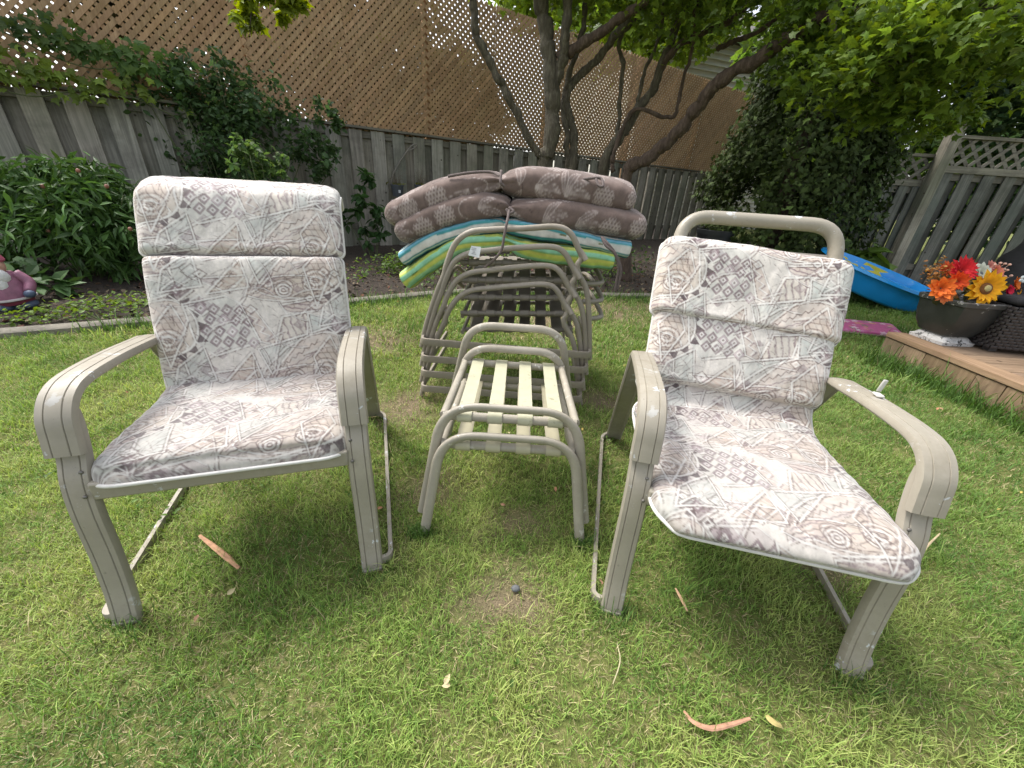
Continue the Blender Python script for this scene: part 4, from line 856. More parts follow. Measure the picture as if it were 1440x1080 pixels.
# ================================================================ leaves
def leaf_cloud(name, C, Nrm, size, kind, mat, parent, col, droop=.3, seed=0, stuff=False):
    """one leaf per centre; kind picks the leaf outline; col Nx3"""
    g = np.random.default_rng(seed)
    if kind == 'maple':
        o = [(0, -.12, 0), (.22, -.02, .02), (.46, -.06, -.02), (.36, .16, .03), (.62, .34, -.05), (.34, .40, .03), (.20, .52, .03), (.0, 1.0, -.08), (-.20, .52, .03), (-.34, .40, .03), (-.62, .34, -.05), (-.36, .16, .03), (-.46, -.06, -.02), (-.22, -.02, .02)]
        T = np.array([(0, .25, .06)]+o); F = np.array([(0, i, i % 14+1) for i in range(1, 15)])
    elif kind == 'oval':
        T = np.array([(0, 0, 0), (.26, .28, .05), (.27, .6, .04), (0, 1, -.1), (-.27, .6, .04), (-.26, .28, .05), (0, .5, -.02)]); F = np.array([(6, 0, 1), (6, 1, 2), (6, 2, 3), (6, 3, 4), (6, 4, 5), (6, 5, 0)])
    elif kind == 'lance':
        T = np.array([(0, 0, 0), (.12, .3, .04), (.11, .62, -.02), (0, 1.05, -.22), (-.11, .62, -.02), (-.12, .3, .04), (0, .35, -.01), (0, .65, -.07)]); F = np.array([(0, 1, 6), (0, 6, 5), (1, 2, 7), (1, 7, 6), (5, 6, 7), (5, 7, 4), (2, 3, 7), (7, 3, 4)])
    elif kind == 'spray':
        T = np.array([(0, 0, 0), (.16, .35, .02), (.3, .62, -.03), (.1, .7, 0), (0, 1.05, -.05), (-.12, .66, 0), (-.32, .55, -.03), (-.15, .3, .02)]); F = np.array([(0, 1, 7), (1, 3, 7), (7, 3, 5), (1, 2, 3), (5, 6, 7), (3, 4, 5)])
    elif kind == 'hosta':
        T = [(0, 0, 0)]; k = 7
        for i in range(1, k): t = i/k; wd = .46*math.sin(math.pi*t**.72)**.85; T += [(-wd, t, .08-.42*t*t+.05), (-wd*.5, t, .02-.42*t*t), (0, t, -.03-.42*t*t), (wd*.5, t, .02-.42*t*t), (wd, t, .08-.42*t*t+.05)]
        T.append((0, 1.05, -.52)); T = np.array(T); F = []
        for j in range(4): F.append((0, 1+j, 2+j)); F.append((len(T)-1, 1+5*(k-2)+j+1, 1+5*(k-2)+j))
        for i in range(k-2):
            for j in range(4): a = 1+5*i+j; F += [(a, a+5, a+6), (a, a+6, a+1)]
        F = np.array(F)
    C = np.asarray(C, float); n = len(C); Nrm = np.asarray(Nrm, float); Nrm = Nrm/(np.linalg.norm(Nrm, axis=1)[:, None]+1e-9)
    tip = g.normal(0, 1, (n, 3)); tip[:, 2] -= droop*2; tip -= Nrm*(tip*Nrm).sum(1)[:, None]; tip /= np.linalg.norm(tip, axis=1)[:, None]+1e-9
    sd = np.cross(tip, Nrm); size = np.broadcast_to(size, (n,))
    V = C[:, None, :]+size[:, None, None]*(T[None, :, 0, None]*sd[:, None, :]+T[None, :, 1, None]*tip[:, None, :]+T[None, :, 2, None]*Nrm[:, None, :]*g.uniform(.4, 1.8, (n, 1, 1)))
    FF = (np.arange(n)[:, None, None]*len(T)+F[None]).reshape(-1, 3)
    o = np_mesh(name, V.reshape(-1, 3), [FF], mat, parent, np.repeat(np.clip(col, 0, 1), len(T), 0), smooth=False)
    if stuff: o['kind'] = 'stuff'
    return o
def rand_norm(n, up=.6, seed=0):
    g = np.random.default_rng(seed); v = g.normal(0, 1, (n, 3)); v[:, 2] = np.abs(v[:, 2])*.6+up; return v
def tints(n, base, var=.25, yel=.3, seed=0, tone=None):
    g = np.random.default_rng(seed); b = np.array(base)[None, :]*np.exp(g.normal(0, var, (n, 1))); y = (g.random((n, 1))**2)*yel; b = b+y*np.array([[.10, .10, .0]])
    return b if tone is None else b*tone[:, None]
leaf_m = vcol_mat('leaf', .5, 60, 0, translucent=.42, spec=.3); leaf_dark = vcol_mat('thick_leaf', .48, 60, 0, translucent=.2, spec=.28); cedar_m = vcol_mat('cedar_spray', .7, 60, 0, translucent=.12, spec=.2)
def bark(name, c, c2): 
    m, t, B, N, L = new_mat(name); co = objco(N, L, (9, 9, 2.2)); n = nz(N, L, 4, 6, co, .7); r = ramp(N, L, n.outputs['Fac'], [(.3, tuple(x*.5 for x in c)), (.5, c), (.72, c2)]); L.new(r.outputs[0], B.inputs['Base Color']); B.inputs['Roughness'].default_value = .95; bump(N, L, B, n.outputs['Fac'], .9, .02); return m
bark_m = bark('bark', (.085, .072, .05), (.17, .155, .11)); bark_r = bark('reddish_bark', (.085, .058, .042), (.17, .125, .095)); stem_m = simple('green_stem', (.09, .11, .04), .7)
def clump_points(n, blobs, seed, shell=.55):
    """points gathered in small clusters inside ellipsoids (centre, radii)"""
    g = np.random.default_rng(seed); out = []
    vol = np.array([r[0]*r[1]*r[2] for c, r in blobs])**.8; cnt = (n*vol/vol.sum()).astype(int)
    for (c, r), k in zip(blobs, cnt):
        m = max(4, k//22); d = g.normal(0, 1, (m, 3)); d /= np.linalg.norm(d, axis=1)[:, None]; rad = (shell+(1-shell)*g.random((m, 1)))**.6
        cc = np.array(c)+d*np.array(r)*rad; i = g.integers(0, m, k); out.append(cc[i]+g.normal(0, 1, (k, 3))*np.array(r).mean()*.13)
    return np.concatenate(out)
# ---------------------------------------------------------------- clump tree behind the heap of cushions
tree = empty('tree', (1.15, 5.35, 0), 0, 'many-stemmed leafy tree rising from the bed behind the stacked chairs', 'tree')
TO = np.array([1.15, 5.35, 0])
def limb(name, pts, r0, r1, mat, par=None, wob=.02, seed=1):
    P = smooth_path([np.array(p) for p in pts], 9); n = len(P); g = np.random.default_rng(seed); w_ = np.cumsum(g.normal(0, 1, (n, 3)), 0)*wob*.25; w_ -= np.linspace(0, 1, n)[:, None]*w_[-1]
    P = [p+q-TO for p, q in zip(P, w_)]; rad = .76*np.linspace(r0, r1, n)*(1+.10*np.sin(np.arange(n)*1.1+seed)+.06*g.normal(0, 1, n)); mb = MB(); mb.tube(P, 0, 10, radii=list(rad)); return mb.build(name, mat, par or tree, sharp=None)
def px(*a): return [at(u, v, y=y) for u, v, y in a]
def gnd(x, y): return np.array([x, y, -.05])
LB = [  # points (u, v, y) after a ground point
 ('stem', gnd(.62, 5.2), [(764, 240, 5.25), (757, 215, 5.25), (733, 163, 5.2), (712, 120, 5.15), (690, 82, 5.1), (672, 40, 5.05), (662, 0, 5.0), (655, -60, 4.9)], .055, .05, bark_m),
 ('trunk', gnd(.72, 5.3), [(768, 250, 5.3), (771, 200, 5.3), (778, 130, 5.3), (776, 70, 5.3), (768, 20, 5.3), (760, -40, 5.25), (752, -110, 5.2)], .125, .085, bark_m),
 ('limb', np.array(at(781, 118, y=5.3)), [(792, 80, 5.25), (800, 40, 5.2), (800, -10, 5.15), (806, -70, 5.1)], .075, .05, bark_m),
 ('limb', np.array(at(785, 80, y=5.28)), [(806, 68, 5.2), (840, 54, 5.1), (873, 30, 5.0), (905, 2, 4.9), (945, -35, 4.7)], .075, .045, bark_r),
 ('stem', gnd(.98, 5.4), [(808, 250, 5.4), (812, 190, 5.4), (800, 135, 5.4), (812, 105, 5.4), (842, 80, 5.35), (872, 45, 5.3), (900, 10, 5.2), (930, -40, 5.1)], .07, .045, bark_m),
 ('stem', gnd(.90, 5.45), [(801, 250, 5.45), (797, 200, 5.45), (790, 150, 5.45), (800, 100, 5.5), (815, 50, 5.5), (822, 0, 5.5)], .05, .035, bark_m),
 ('stem', gnd(1.25, 5.45), [(848, 246, 5.45), (872, 195, 5.45), (890, 165, 5.45), (912, 130, 5.4), (935, 80, 5.35), (952, 30, 5.3), (968, -20, 5.2)], .085, .05, bark_m),
 ('limb', np.array(at(925, 105, y=5.38)), [(945, 75, 5.3), (985, 45, 5.2), (1030, 20, 5.1), (1075, -8, 5.0)], .05, .032, bark_r),
 ('limb', np.array(at(866, 205, y=5.45)), [(878, 140, 5.4), (882, 90, 5.4), (876, 50, 5.4), (900, 20, 5.3), (925, -10, 5.3)], .035, .022, bark_m),
 ('limb', np.array(at(893, 160, y=5.45)), [(905, 110, 5.4), (925, 50, 5.4), (935, -10, 5.35)], .03, .02, bark_m),
 ('stem', gnd(1.42, 5.25), [(874, 254, 5.2), (905, 220, 5.1), (940, 186, 5.0), (972, 150, 4.85), (1002, 118, 4.7), (1045, 88, 4.5), (1085, 66, 4.35), (1125, 42, 4.2), (1165, 22, 4.05), (1200, 4, 3.95), (1250, -25, 3.8)], .095, .06, bark_r),
 ('limb', np.array(at(862, 240, y=5.3)), [(868, 215, 5.3), (890, 160, 5.3), (945, 165, 5.25), (960, 120, 5.2), (975, 60, 5.1), (985, -10, 5.0)], .035, .02, bark_r),
 ('limb', np.array(at(1010, 70, y=5.1)), [(1045, 55, 4.9), (1090, 30, 4.7), (1130, 12, 4.5), (1180, -20, 4.3)], .032, .018, bark_r),
 ('twig', np.array(at(1165, 22, y=4.05)), [(1190, 45, 3.95), (1203, 80, 3.85), (1215, 100, 3.8), (1255, 135, 3.7)], .022, .007, bark_m),
 ('twig', np.array(at(1200, 8, y=3.95)), [(1225, 30, 3.8), (1262, 42, 3.6), (1280, 60, 3.5), (1284, 90, 3.4)], .020, .006, bark_m),
 ('twig', np.array(at(1225, 30, y=3.8)), [(1240, 55, 3.75), (1262, 95, 3.7), (1266, 120, 3.65)], .012, .005, bark_m),
 ('twig', np.array(at(1210, 60, y=3.8)), [(1235, 80, 3.7), (1265, 110, 3.65), (1300, 140, 3.6)], .012, .005, bark_m),
 ('limb', np.array(at(1250, -25, y=3.8)), [(1330, -12, 3.6), (1395, 8, 3.45), (1440, 12, 3.3), (1500, 10, 3.2)], .035, .02, bark_m),
 ('limb', np.array(at(1290, -12, y=3.7)), [(1350, 20, 3.5), (1400, 12, 3.4), (1432, 30, 3.3), (1440, 70, 3.25)], .02, .008, bark_m)]
for i, (nm, p0, pp, r0, r1, mt) in enumerate(LB): limb(nm, [p0]+px(*pp), r0, r1, mt, None, .03, i+3)
def canopy_blobs(L): return [(tuple(at(u, v, y=y)-TO), (rx, ry, rz)) for u, v, y, rx, ry, rz in L]
CB = canopy_blobs([(1230, 60, 3.7, .55, .6, .40), (1300, 120, 3.6, .40, .5, .34), (1180, 100, 4.1, .38, .5, .30), (1330, 40, 3.4, .45, .5, .35), (1390, 90, 3.5, .35, .5, .34), (1140, 60, 4.4, .4, .5, .26), (1255, 155, 3.8, .35, .4, .20), (1340, 165, 3.9, .22, .4, .20), (1400, 20, 3.3, .4, .5, .3), (1170, 5, 4.2, .6, .6, .30), (1050, -8, 4.9, .5, .6, .18),
 (900, -45, 5.2, .9, .8, .33), (770, -50, 5.3, .9, .8, .26), (830, -10, 6.0, .5, .4, .22), (960, -5, 5.8, .6, .5, .28), (1020, -70, 4.6, .9, .9, .5), (1000, 35, 6.2, .35, .4, .25), (960, 60, 6.6, .25, .3, .22)])
# the crown above the frame, which shades the bed and the right-hand fence
CB2 = [((-.6, .6, 3.5), (1.3, 1.3, .5)), ((.7, .2, 4.1), (1.6, 1.6, .6)), ((2.2, -.3, 3.6), (1.4, 1.4, .6)), ((3.6, -.4, 3.3), (1.3, 1.4, .6)), ((2.3, -1.0, 4.2), (1.2, 1.2, .5)), ((4.8, .2, 3.4), (1.0, 1.4, .6)), ((-1.6, .9, 3.9), (1.0, 1.0, .5)), ((1.0, 1.2, 4.9), (1.8, 1.4, .7))]
P = clump_points(16000, CB, 5, .12); P2 = clump_points(4200, CB2, 6, .2); n1, n2 = len(P), len(P2)
leaf_cloud('foliage', P, rand_norm(n1, .9, 5), np.random.default_rng(5).uniform(.040, .078, n1), 'maple', leaf_m, tree, tints(n1, (.115, .185, .035), .30, .55, 5), .35, 51)
leaf_cloud('crown', P2, rand_norm(n2, .9, 6), np.random.default_rng(6).uniform(.10, .17, n2), 'maple', leaf_m, tree, tints(n2, (.085, .15, .03), .28, .4, 6), .35, 52)
# ---------------------------------------------------------------- cedar in the corner
def cedar(x, y, h, rx, label, n, seed, name='cedar_tree'):
    r = empty(name, (x, y, 0), 0, label, 'tree'); g = np.random.default_rng(seed); mb = MB(); mb.tube([(0, 0, -.05), (0, 0, h*.5), (.03, 0, h*.95)], 0, 9, radii=[.13, .08, .02]); mb.build('trunk', bark_r, r, sharp=None)
    m = 520; t = g.random(m)**.8; a = g.uniform(0, 6.283, m); lump = 1+.42*vnoise(np.c_[a*1.6, t*7], seed, 3)
    prof = rx*np.clip(np.minimum(1, t/.06+.72), 0, 1)*np.clip(1.03-t**1.7, .02, 1)*lump; rr = prof*(.62+.38*g.random(m)**.5); cc = np.c_[np.cos(a)*rr, np.sin(a)*rr, t*h]
    i = g.integers(0, m, n); p = cc[i]+g.normal(0, 1, (n, 3))*np.array([.10, .10, .13]); nr = np.c_[np.cos(a[i]), np.sin(a[i]), .5+0*a[i]]+g.normal(0, .6, (n, 3))
    out = np.hypot(p[:, 0], p[:, 1])/(prof[i]+.05); col = tints(n, (.038, .060, .016), .35, .12, seed)*(1+.5*(g.random((n, 1)) < .15))
    leaf_cloud('foliage', p, nr, g.uniform(.06, .13, n), 'spray', cedar_m, r, col, -.1, seed+1); return r
cp = at(1105, 300, y=7.3)
cedar(4.02, 6.75, 5.2, 1.12, 'dense dark green cedar filling the corner between the two fences', 40000, 41)
# ---------------------------------------------------------------- trees beyond the fences
def far_tree(x, y, h, blobs, label, base, n, seed, size=(.14, .24), kind='maple', mat=None):
    r = empty('tree', (x, y, 0), 0, label, 'tree', 'trees beyond the fences'); mb = MB(); mb.tube([(0, 0, -.05), (.1, 0, h*.4), (0, .1, h*.8)], 0, 9, radii=[.2, .14, .05]); mb.build('trunk', bark_m, r, sharp=None)
    P = clump_points(n, blobs, seed, .3); k = len(P); leaf_cloud('crown', P, rand_norm(k, .7, seed), np.random.default_rng(seed).uniform(*size, k), kind, mat or leaf_m, r, tints(k, base, .3, .35, seed), .3, seed+1); return r
far_tree(6.2, 9.6, 6, [((0, 0, 2.6), (1.3, 1.1, 1.4)), ((-.6, .4, 4.2), (1.4, 1.2, 1.3)), ((.9, .2, 4.0), (1.3, 1.2, 1.3)), ((0, 0, 5.6), (1.4, 1.3, 1.0)), ((-.4, -.4, 1.5), (.9, .8, .7)), ((.8, -1.2, 1.7), (1.2, .7, .6)), ((-.6, -1.2, 1.9), (1.0, .6, .6))], 'bright green tree just behind the fence between the cedar and the capped post', (.075, .135, .03), 9500, 61)
far_tree(9.3, 8.8, 5, [((0, 0, 2.5), (1.5, 1.2, 1.6)), ((.6, 0, 4.3), (1.6, 1.3, 1.4)), ((-1.0, .2, 3.9), (1.1, 1.1, 1.2)), ((0, 0, 1.4), (1.4, .8, .8))], 'dark bluish-green tree behind the right-hand fence at the frame edge', (.040, .082, .034), 8000, 63, (.12, .22), 'oval')
far_tree(12.5, 12.0, 7, [((0, 0, 3), (2.4, 1.6, 2.2)), ((-.8, 0, 5.6), (2.4, 1.6, 1.8)), ((1.8, 0, 5.2), (2, 1.6, 1.8))], 'large dim tree far behind the right-hand fence', (.05, .095, .028), 6000, 65, (.2, .34))
far_tree(3.2, 15.5, 7, [((-.5, 0, 6.2), (2.2, 1.4, 1.5)), ((-2.8, 0, 6.8), (1.8, 1.3, 1.4)), ((1.6, 0, 6.3), (1.6, 1.4, 1.3))], 'sunlit yellow-green tree showing over the top of the lattice screen', (.22, .32, .05), 7000, 67, (.16, .3))
far_tree(-4.2, 10.8, 6, [((0, -1.2, 2.4), (2.0, .7, 1.7)), ((1.6, -.2, 2.6), (1.5, .7, 1.7)), ((-1.8, -2.4, 2.6), (1.8, .7, 1.8)), ((0, -.8, 4.0), (2.2, .8, 1.2)), ((-2.4, -2.8, 4.0), (2.0, .8, 1.2)), ((-3.6, -5.4, 2.7), (1.6, .8, 1.6)), ((-3.4, -5.2, 4.2), (1.6, .8, 1.0)), ((2.6, .6, 2.4), (1.2, .6, 1.2))], 'dark leafy tree hidden behind the left part of the lattice screen', (.075, .075, .035), 13000, 69, (.2, .32), 'oval')
far_tree(9.0, 14.2, 8, [((0, 0, 4.5), (1.8, 1.4, 2.2)), ((-1.2, 0, 7.2), (1.8, 1.4, 1.6)), ((1, 0, 7.4), (1.8, 1.4, 1.6))], 'tall green tree standing between the cedar top and the pale house', (.075, .135, .03), 6000, 71, (.18, .3))
# leafy branch tip hanging into view at the top left
hb = empty('hanging_branch', tuple(at(368, -30, y=3.2)), 0, 'bright yellow-green leafy branch tip hanging into view in front of the lattice', 'branch')
P = clump_points(420, [(tuple(at(u, v, y=yy)-np.array(hb.location)), (a, .16, b)) for u, v, yy, a, b in [(352, 12, 3.2, .10, .07), (392, 6, 3.25, .12, .06), (372, -18, 3.2, .22, .08), (425, 2, 3.3, .08, .05), (345, 28, 3.2, .05, .05)]], 77, .1)
leaf_cloud('leaves', P, rand_norm(len(P), .8, 7), np.random.default_rng(7).uniform(.045, .085, len(P)), 'maple', leaf_m, hb, tints(len(P), (.17, .22, .03), .2, .35, 8), .6, 78)
mb = MB(); mb.tube([np.array((-.1, .0, .55)), np.array((-.02, 0, .15)), np.array((-.08, 0, -.1)), np.array((-.14, 0, -.26))], 0, 6, radii=[.012, .008, .005, .003]); mb.build('twig', bark_m, hb, sharp=None)
# ---------------------------------------------------------------- shrubs and plants
def stems(mb, pts, r, z0=0):
    for p in pts: mb.tube(smooth_path([np.array((p[0]*.25, p[1]*.25, -.02)), np.array((p[0]*.6, p[1]*.6, p[2]*.5)), np.array(p)], 4), 0, 5, radii=list(np.linspace(r, r*.5, 9)))
def shrub(name, loc, blobs, n, size, kind, label, cat, base, seed, mat=None, nst=14, stem_r=.008, yel=.25, droop=.4, shell=.35, up=.7, var=.28):
    r = empty(name, loc, 0, label, cat); P = clump_points(n, blobs, seed, shell); P = P[P[:, 2] > .03]; k = len(P); g = np.random.default_rng(seed)
    nr = rand_norm(k, up, seed); leaf_cloud('foliage', P, nr, g.uniform(size[0], size[1], k), kind, mat or leaf_m, r, tints(k, base, var, yel, seed), droop, seed+1)
    mb = MB(); stems(mb, [tuple(P[i]) for i in g.integers(0, k, nst)], stem_r); mb.build('stems', stem_m, r, sharp=None); return r
pe = shrub('peony_bush', (-4.15, 3.75, 0), [((0, 0, .55), (.62, .5, .38)), ((-.35, .05, .72), (.4, .4, .28)), ((.3, .0, .62), (.42, .4, .34)), ((.0, .1, .85), (.4, .35, .22)), ((.45, -.1, .38), (.3, .3, .26)), ((-.5, -.1, .45), (.4, .35, .3))], 5600, (.085, .15), 'lance', 'deep green peony bush with narrow glossy leaves in the left bed', 'bush', (.060, .125, .032), 81, leaf_dark, 26, .007, .14, .55, .45, .55)
g = random.Random(5)
for i, (u, v) in enumerate([(68, 325), (183, 322), (150, 262), (110, 240), (60, 262)]):
    p = at(u, v, y=3.42)-np.array((-4.15, 3.75, 0)); mb = MB(); mb.ball(p, .015, 8, (1, 1, 1.1)); mb.build('flower_bud', simple('bud', (.26, .11, .07), .6), pe, sharp=None)
rb = fence_at(320, 170)
rose = shrub('rose_bush', (-3.75, 5.55, 0), [((0, 0, 1.1), (.85, .35, .55)), ((.35, .1, 1.65), (.7, .3, .4)), ((-.5, .05, 1.75), (.7, .3, .36)), ((.0, .1, 2.0), (.8, .25, .30)), ((1.0, .3, 1.35), (.35, .3, .45)), ((.3, -.1, .6), (.6, .4, .5)), ((-.9, .0, 2.05), (.4, .25, .2)), ((1.3, .3, 1.75), (.3, .2, .16))], 6800, (.05, .095), 'oval', 'tall straggly rose bush with small dark leaves climbing over the fence and lattice', 'bush', (.055, .105, .040), 83, leaf_m, 30, .009, .16, .3, .1)
rs2 = shrub('young_shrub', (-2.95, 4.75, 0), [((0, 0, 1.32), (.22, .2, .16)), ((-.12, 0, 1.05), (.24, .2, .2)), ((.15, .05, 1.12), (.2, .2, .18)), ((.0, 0, .7), (.2, .2, .25))], 620, (.05, .085), 'oval', 'paler young shrub with light green shoots in front of the dark rose bush', 'shrub', (.085, .155, .05), 85, leaf_m, 9, .006, .45, .3, .2)
for i, (u, v, n_, lab) in enumerate([(40, 108, 220, 'yellow-green vine straggling along the fence top at the far left'), (130, 70, 230, 'sparse creeper shoots reaching across the lattice beside the vine')]):
    c = at(u, v, n=FN, c=FC-.12); r = empty('creeper', tuple(c), FA, lab, 'vine'); g = np.random.default_rng(90+i); k = n_
    P = np.c_[g.normal(0, .5 if i == 0 else .42, k), -.06-.06*g.random(k), g.normal(0, .08, k)+(.03 if i == 0 else .0)]; P[:, 2] -= .12*P[:, 0]*(1 if i else .3)
    leaf_cloud('leaves', P, np.c_[g.normal(0, .5, k), -1+0*P[:, 0], g.normal(.4, .5, k)], g.uniform(.05, .11, k), 'maple', leaf_m, r, tints(k, (.13, .19, .03) if i == 0 else (.06, .12, .03), .3, .4, 91), .5, 92)
    mb = MB()
    mb.tube(smooth_path([np.array((-1.2+.3*q, -.03-.015*(q % 2), .10*math.sin(q*1.3)-.02*q)) for q in range(9)], 4), .006, 5)
    mb.build('vine_stem', stem_m, r, sharp=None)
sp = at(522, 330, y=5.95)
shrub('sapling', (sp[0], 5.95, 0), [((0, 0, .95), (.12, .12, .18)), ((-.12, 0, .72), (.16, .14, .16)), ((.1, 0, .6), (.16, .15, .18)), ((-.35, 0, .55), (.10, .1, .14)), ((.05, 0, .35), (.2, .18, .15))], 230, (.09, .15), 'oval', 'dark green leafy sapling against the fence left of the cushion heap', 'plant', (.04, .09, .028), 95, leaf_m, 6, .007, .1, .5, .1)
def hosta(x, y, n, s, label, base, seed):
    r = empty('hosta', (x, y, 0), 0, label, 'plant', 'hostas along the right-hand fence'); g = np.random.default_rng(seed); a = g.uniform(0, 6.283, n); rr = s*g.uniform(.15, .75, n); z = s*(.75-.45*(rr/s))+g.normal(0, .03, n)
    P = np.c_[np.cos(a)*rr*.7, np.sin(a)*rr*.7, z]; nr = np.c_[np.cos(a)*.55, np.sin(a)*.55, 1+0*a]; T = []
    o = leaf_cloud('leaves', P, nr+g.normal(0, .2, (n, 3)), s*g.uniform(.5, .75, n), 'hosta', leaf_dark, r, tints(n, base, .18, .2, seed), .7, seed); mb = MB(); stems(mb, [tuple(p) for p in P[:20]], .008); mb.build('stalks', stem_m, r, sharp=None); return r
h1 = at(1222, 372, z=.15)
hosta(5.15, 6.2, 52, .62, 'broad-leaved green hosta just behind the blue pool', (.15, .25, .05), 101)
hosta(3.85, 6.05, 50, .42, 'blue-green hosta behind the top bar of the right armchair', (.055, .11, .065), 103)
hosta(4.75, 6.25, 36, .36, 'small green hosta between the blue-green hosta and the pool', (.065, .125, .04), 105)
# low leafy plants and ground cover in the beds
def ground_cover(name, n, pts_fn, size, base, seed, kind='oval', yel=.35, up=1.1):
    g = np.random.default_rng(seed); P = pts_fn(g, n); k = len(P); o = leaf_cloud(name, P, rand_norm(k, up, seed), g.uniform(size[0], size[1], k), kind, leaf_m, None, tints(k, base, .3, yel, seed), .1, seed+1); return tag(o, kind='stuff')
def bedpts(x0, x1, d0, d1, hmax, thr):
    def f(g, n):
        x = g.uniform(x0, x1, n); y = curb_y(x)+g.uniform(d0, d1, n); m = (vnoise(np.c_[x*2.2, y*2.2], 31, 2) > thr) & (np.hypot(x+3.72, y-2.8) > .34); x, y = x[m], y[m]; return np.c_[x, y, .04+g.random(len(x))**1.5*hmax]
    return f
ground_cover('ground_cover', 2600, bedpts(-4.6, -2.1, .1, .7, .10, -.15), (.02, .045), (.11, .185, .035), 111)
ground_cover('ground_cover', 3200, bedpts(-1.9, 1.6, .25, 1.9, .20, -.05), (.03, .06), (.085, .15, .035), 113)
ground_cover('ground_cover', 1300, bedpts(1.2, 3.4, .3, 2.2, .30, .0), (.04, .08), (.04, .085, .025), 115)
def litter(g, n):
    x = g.uniform(-5, 3.6, n); y = curb_y(x)+g.uniform(.05, 2.4, n); return np.c_[x, y, np.full(n, .045)]
g = np.random.default_rng(120); P = litter(g, 5200); k = len(P); cl_ = np.array([[.17, .12, .075], [.10, .065, .04], [.24, .19, .12], [.06, .045, .03], [.16, .07, .045]])[g.integers(0, 5, k)]*g.uniform(.5, 1.2, (k, 1))
lt = leaf_cloud('leaf_litter', P, rand_norm(k, 1.6, 9), g.uniform(.02, .06, k), 'oval', vcol_mat('dead_leaf', .9, 60, 0), None, cl_, 0, 121); tag(lt, kind='stuff')
shrub('leafy_plant', (-4.0, 3.05, 0), [((0, 0, .20), (.30, .22, .12)), ((.25, -.05, .14), (.25, .2, .08)), ((-.3, .1, .26), (.2, .2, .1))], 130, (.10, .17), 'oval', 'low broad-leaved plant under the peony, beside the gnome', 'plant', (.055, .115, .035), 97, leaf_dark, 8, .006, .15, .2, .1, 1.4)
shrub('weed_clump', (-1.55, 4.75, 0), [((0, 0, .18), (.25, .2, .14)), ((.3, .1, .14), (.2, .2, .1))], 420, (.03, .055), 'oval', 'small bright green weed clump in the bed right of the left armchair', 'plant', (.09, .16, .03), 99, leaf_m, 10, .004, .3, .2, .1, 1.1)
# ================================================================ pots on the fence
potm = simple('grey_plastic_pot', (.075, .085, .10), .5, .1)
def fence_pot(u, v, label, seed):
    c = at(u, v, n=FN, c=FC-.14); r = empty('hanging_pot', tuple(c), FA, label, 'flower pot', 'pots hung on the back fence'); mb = MB(); mb.lathe([(.0, -.085), (.075, -.085), (.098, .065), (.106, .065), (.106, .085), (.094, .085), (.088, .06), (0, .06)], n=24); mb.build('pot', potm, r, sharp=40)
    mb = MB(); g = random.Random(seed)
    for i in range(34):
        a = g.uniform(0, 6.28); l = g.uniform(.10, .26); rr = g.uniform(.2, .9); mb.tube(smooth_path([np.array((.03*math.cos(a), .03*math.sin(a), .06)), np.array((.09*rr*math.cos(a), .09*rr*math.sin(a), .06+l*.6)), np.array((.20*rr*math.cos(a+.3), .14*rr*math.sin(a+.3), .06+l*g.uniform(.4, 1.1)))], 3), .0016, 4)
    mb.build('dead_stems', simple('dry_stem', (.16, .125, .085), .9) if 'dry_stem' not in bpy.data.materials else bpy.data.materials['dry_stem'], r, sharp=None)
    k = 40; gg = np.random.default_rng(seed); P = np.c_[gg.normal(0, .05, k), gg.normal(0, .05, k), .085+.04*gg.random(k)]; leaf_cloud('sprouts', P, rand_norm(k, .8, seed), gg.uniform(.03, .05, k), 'oval', leaf_m, r, tints(k, (.16, .17, .04), .2, .2, seed), .1, seed); return r
fp1 = fence_pot(559, 268, 'grey hanging pot with a white sticker on the back fence', 3); fp2 = fence_pot(592, 268, 'grey hanging pot of dead stems without a sticker, partly behind the brown cushion', 5)
mb = MB(); mb.box((.0, -.094, -.01), (.034, .004, .042), M=Matrix.Rotation(-.12, 3, 'X')); mb.build('sticker', simple('sticker', (.6, .62, .65), .5), fp1)
c = at(562, 282, n=FN, c=FC-.14); br = empty('pot_bracket', tuple(c), FA, 'white wire ring bracket and hook carrying the pots on the fence', 'bracket'); mb = MB(); mb.tube([(.125*math.cos(a), .125*math.sin(a), -.005) for a in np.linspace(0, 6.283, 28, endpoint=False)], .011, 8, closed=True); mb.build('ring', simple('white_wire', (.5, .5, .48), .5), br)
mb = MB(); q = lambda u, v: tuple((Matrix.Rotation(-FA, 3, 'Z') @ Vector(at(u, v, n=FN, c=FC-.05)-c))); mb.tube(smooth_path([np.array(q(*p)) for p in [(549, 268), (552, 248), (562, 228), (573, 212), (580, 204), (586, 203), (583, 208), (574, 212)]], 5), .009, 6); mb.build('hook_stem', simple('grey_vine_wood', (.22, .2, .17), .9), br)
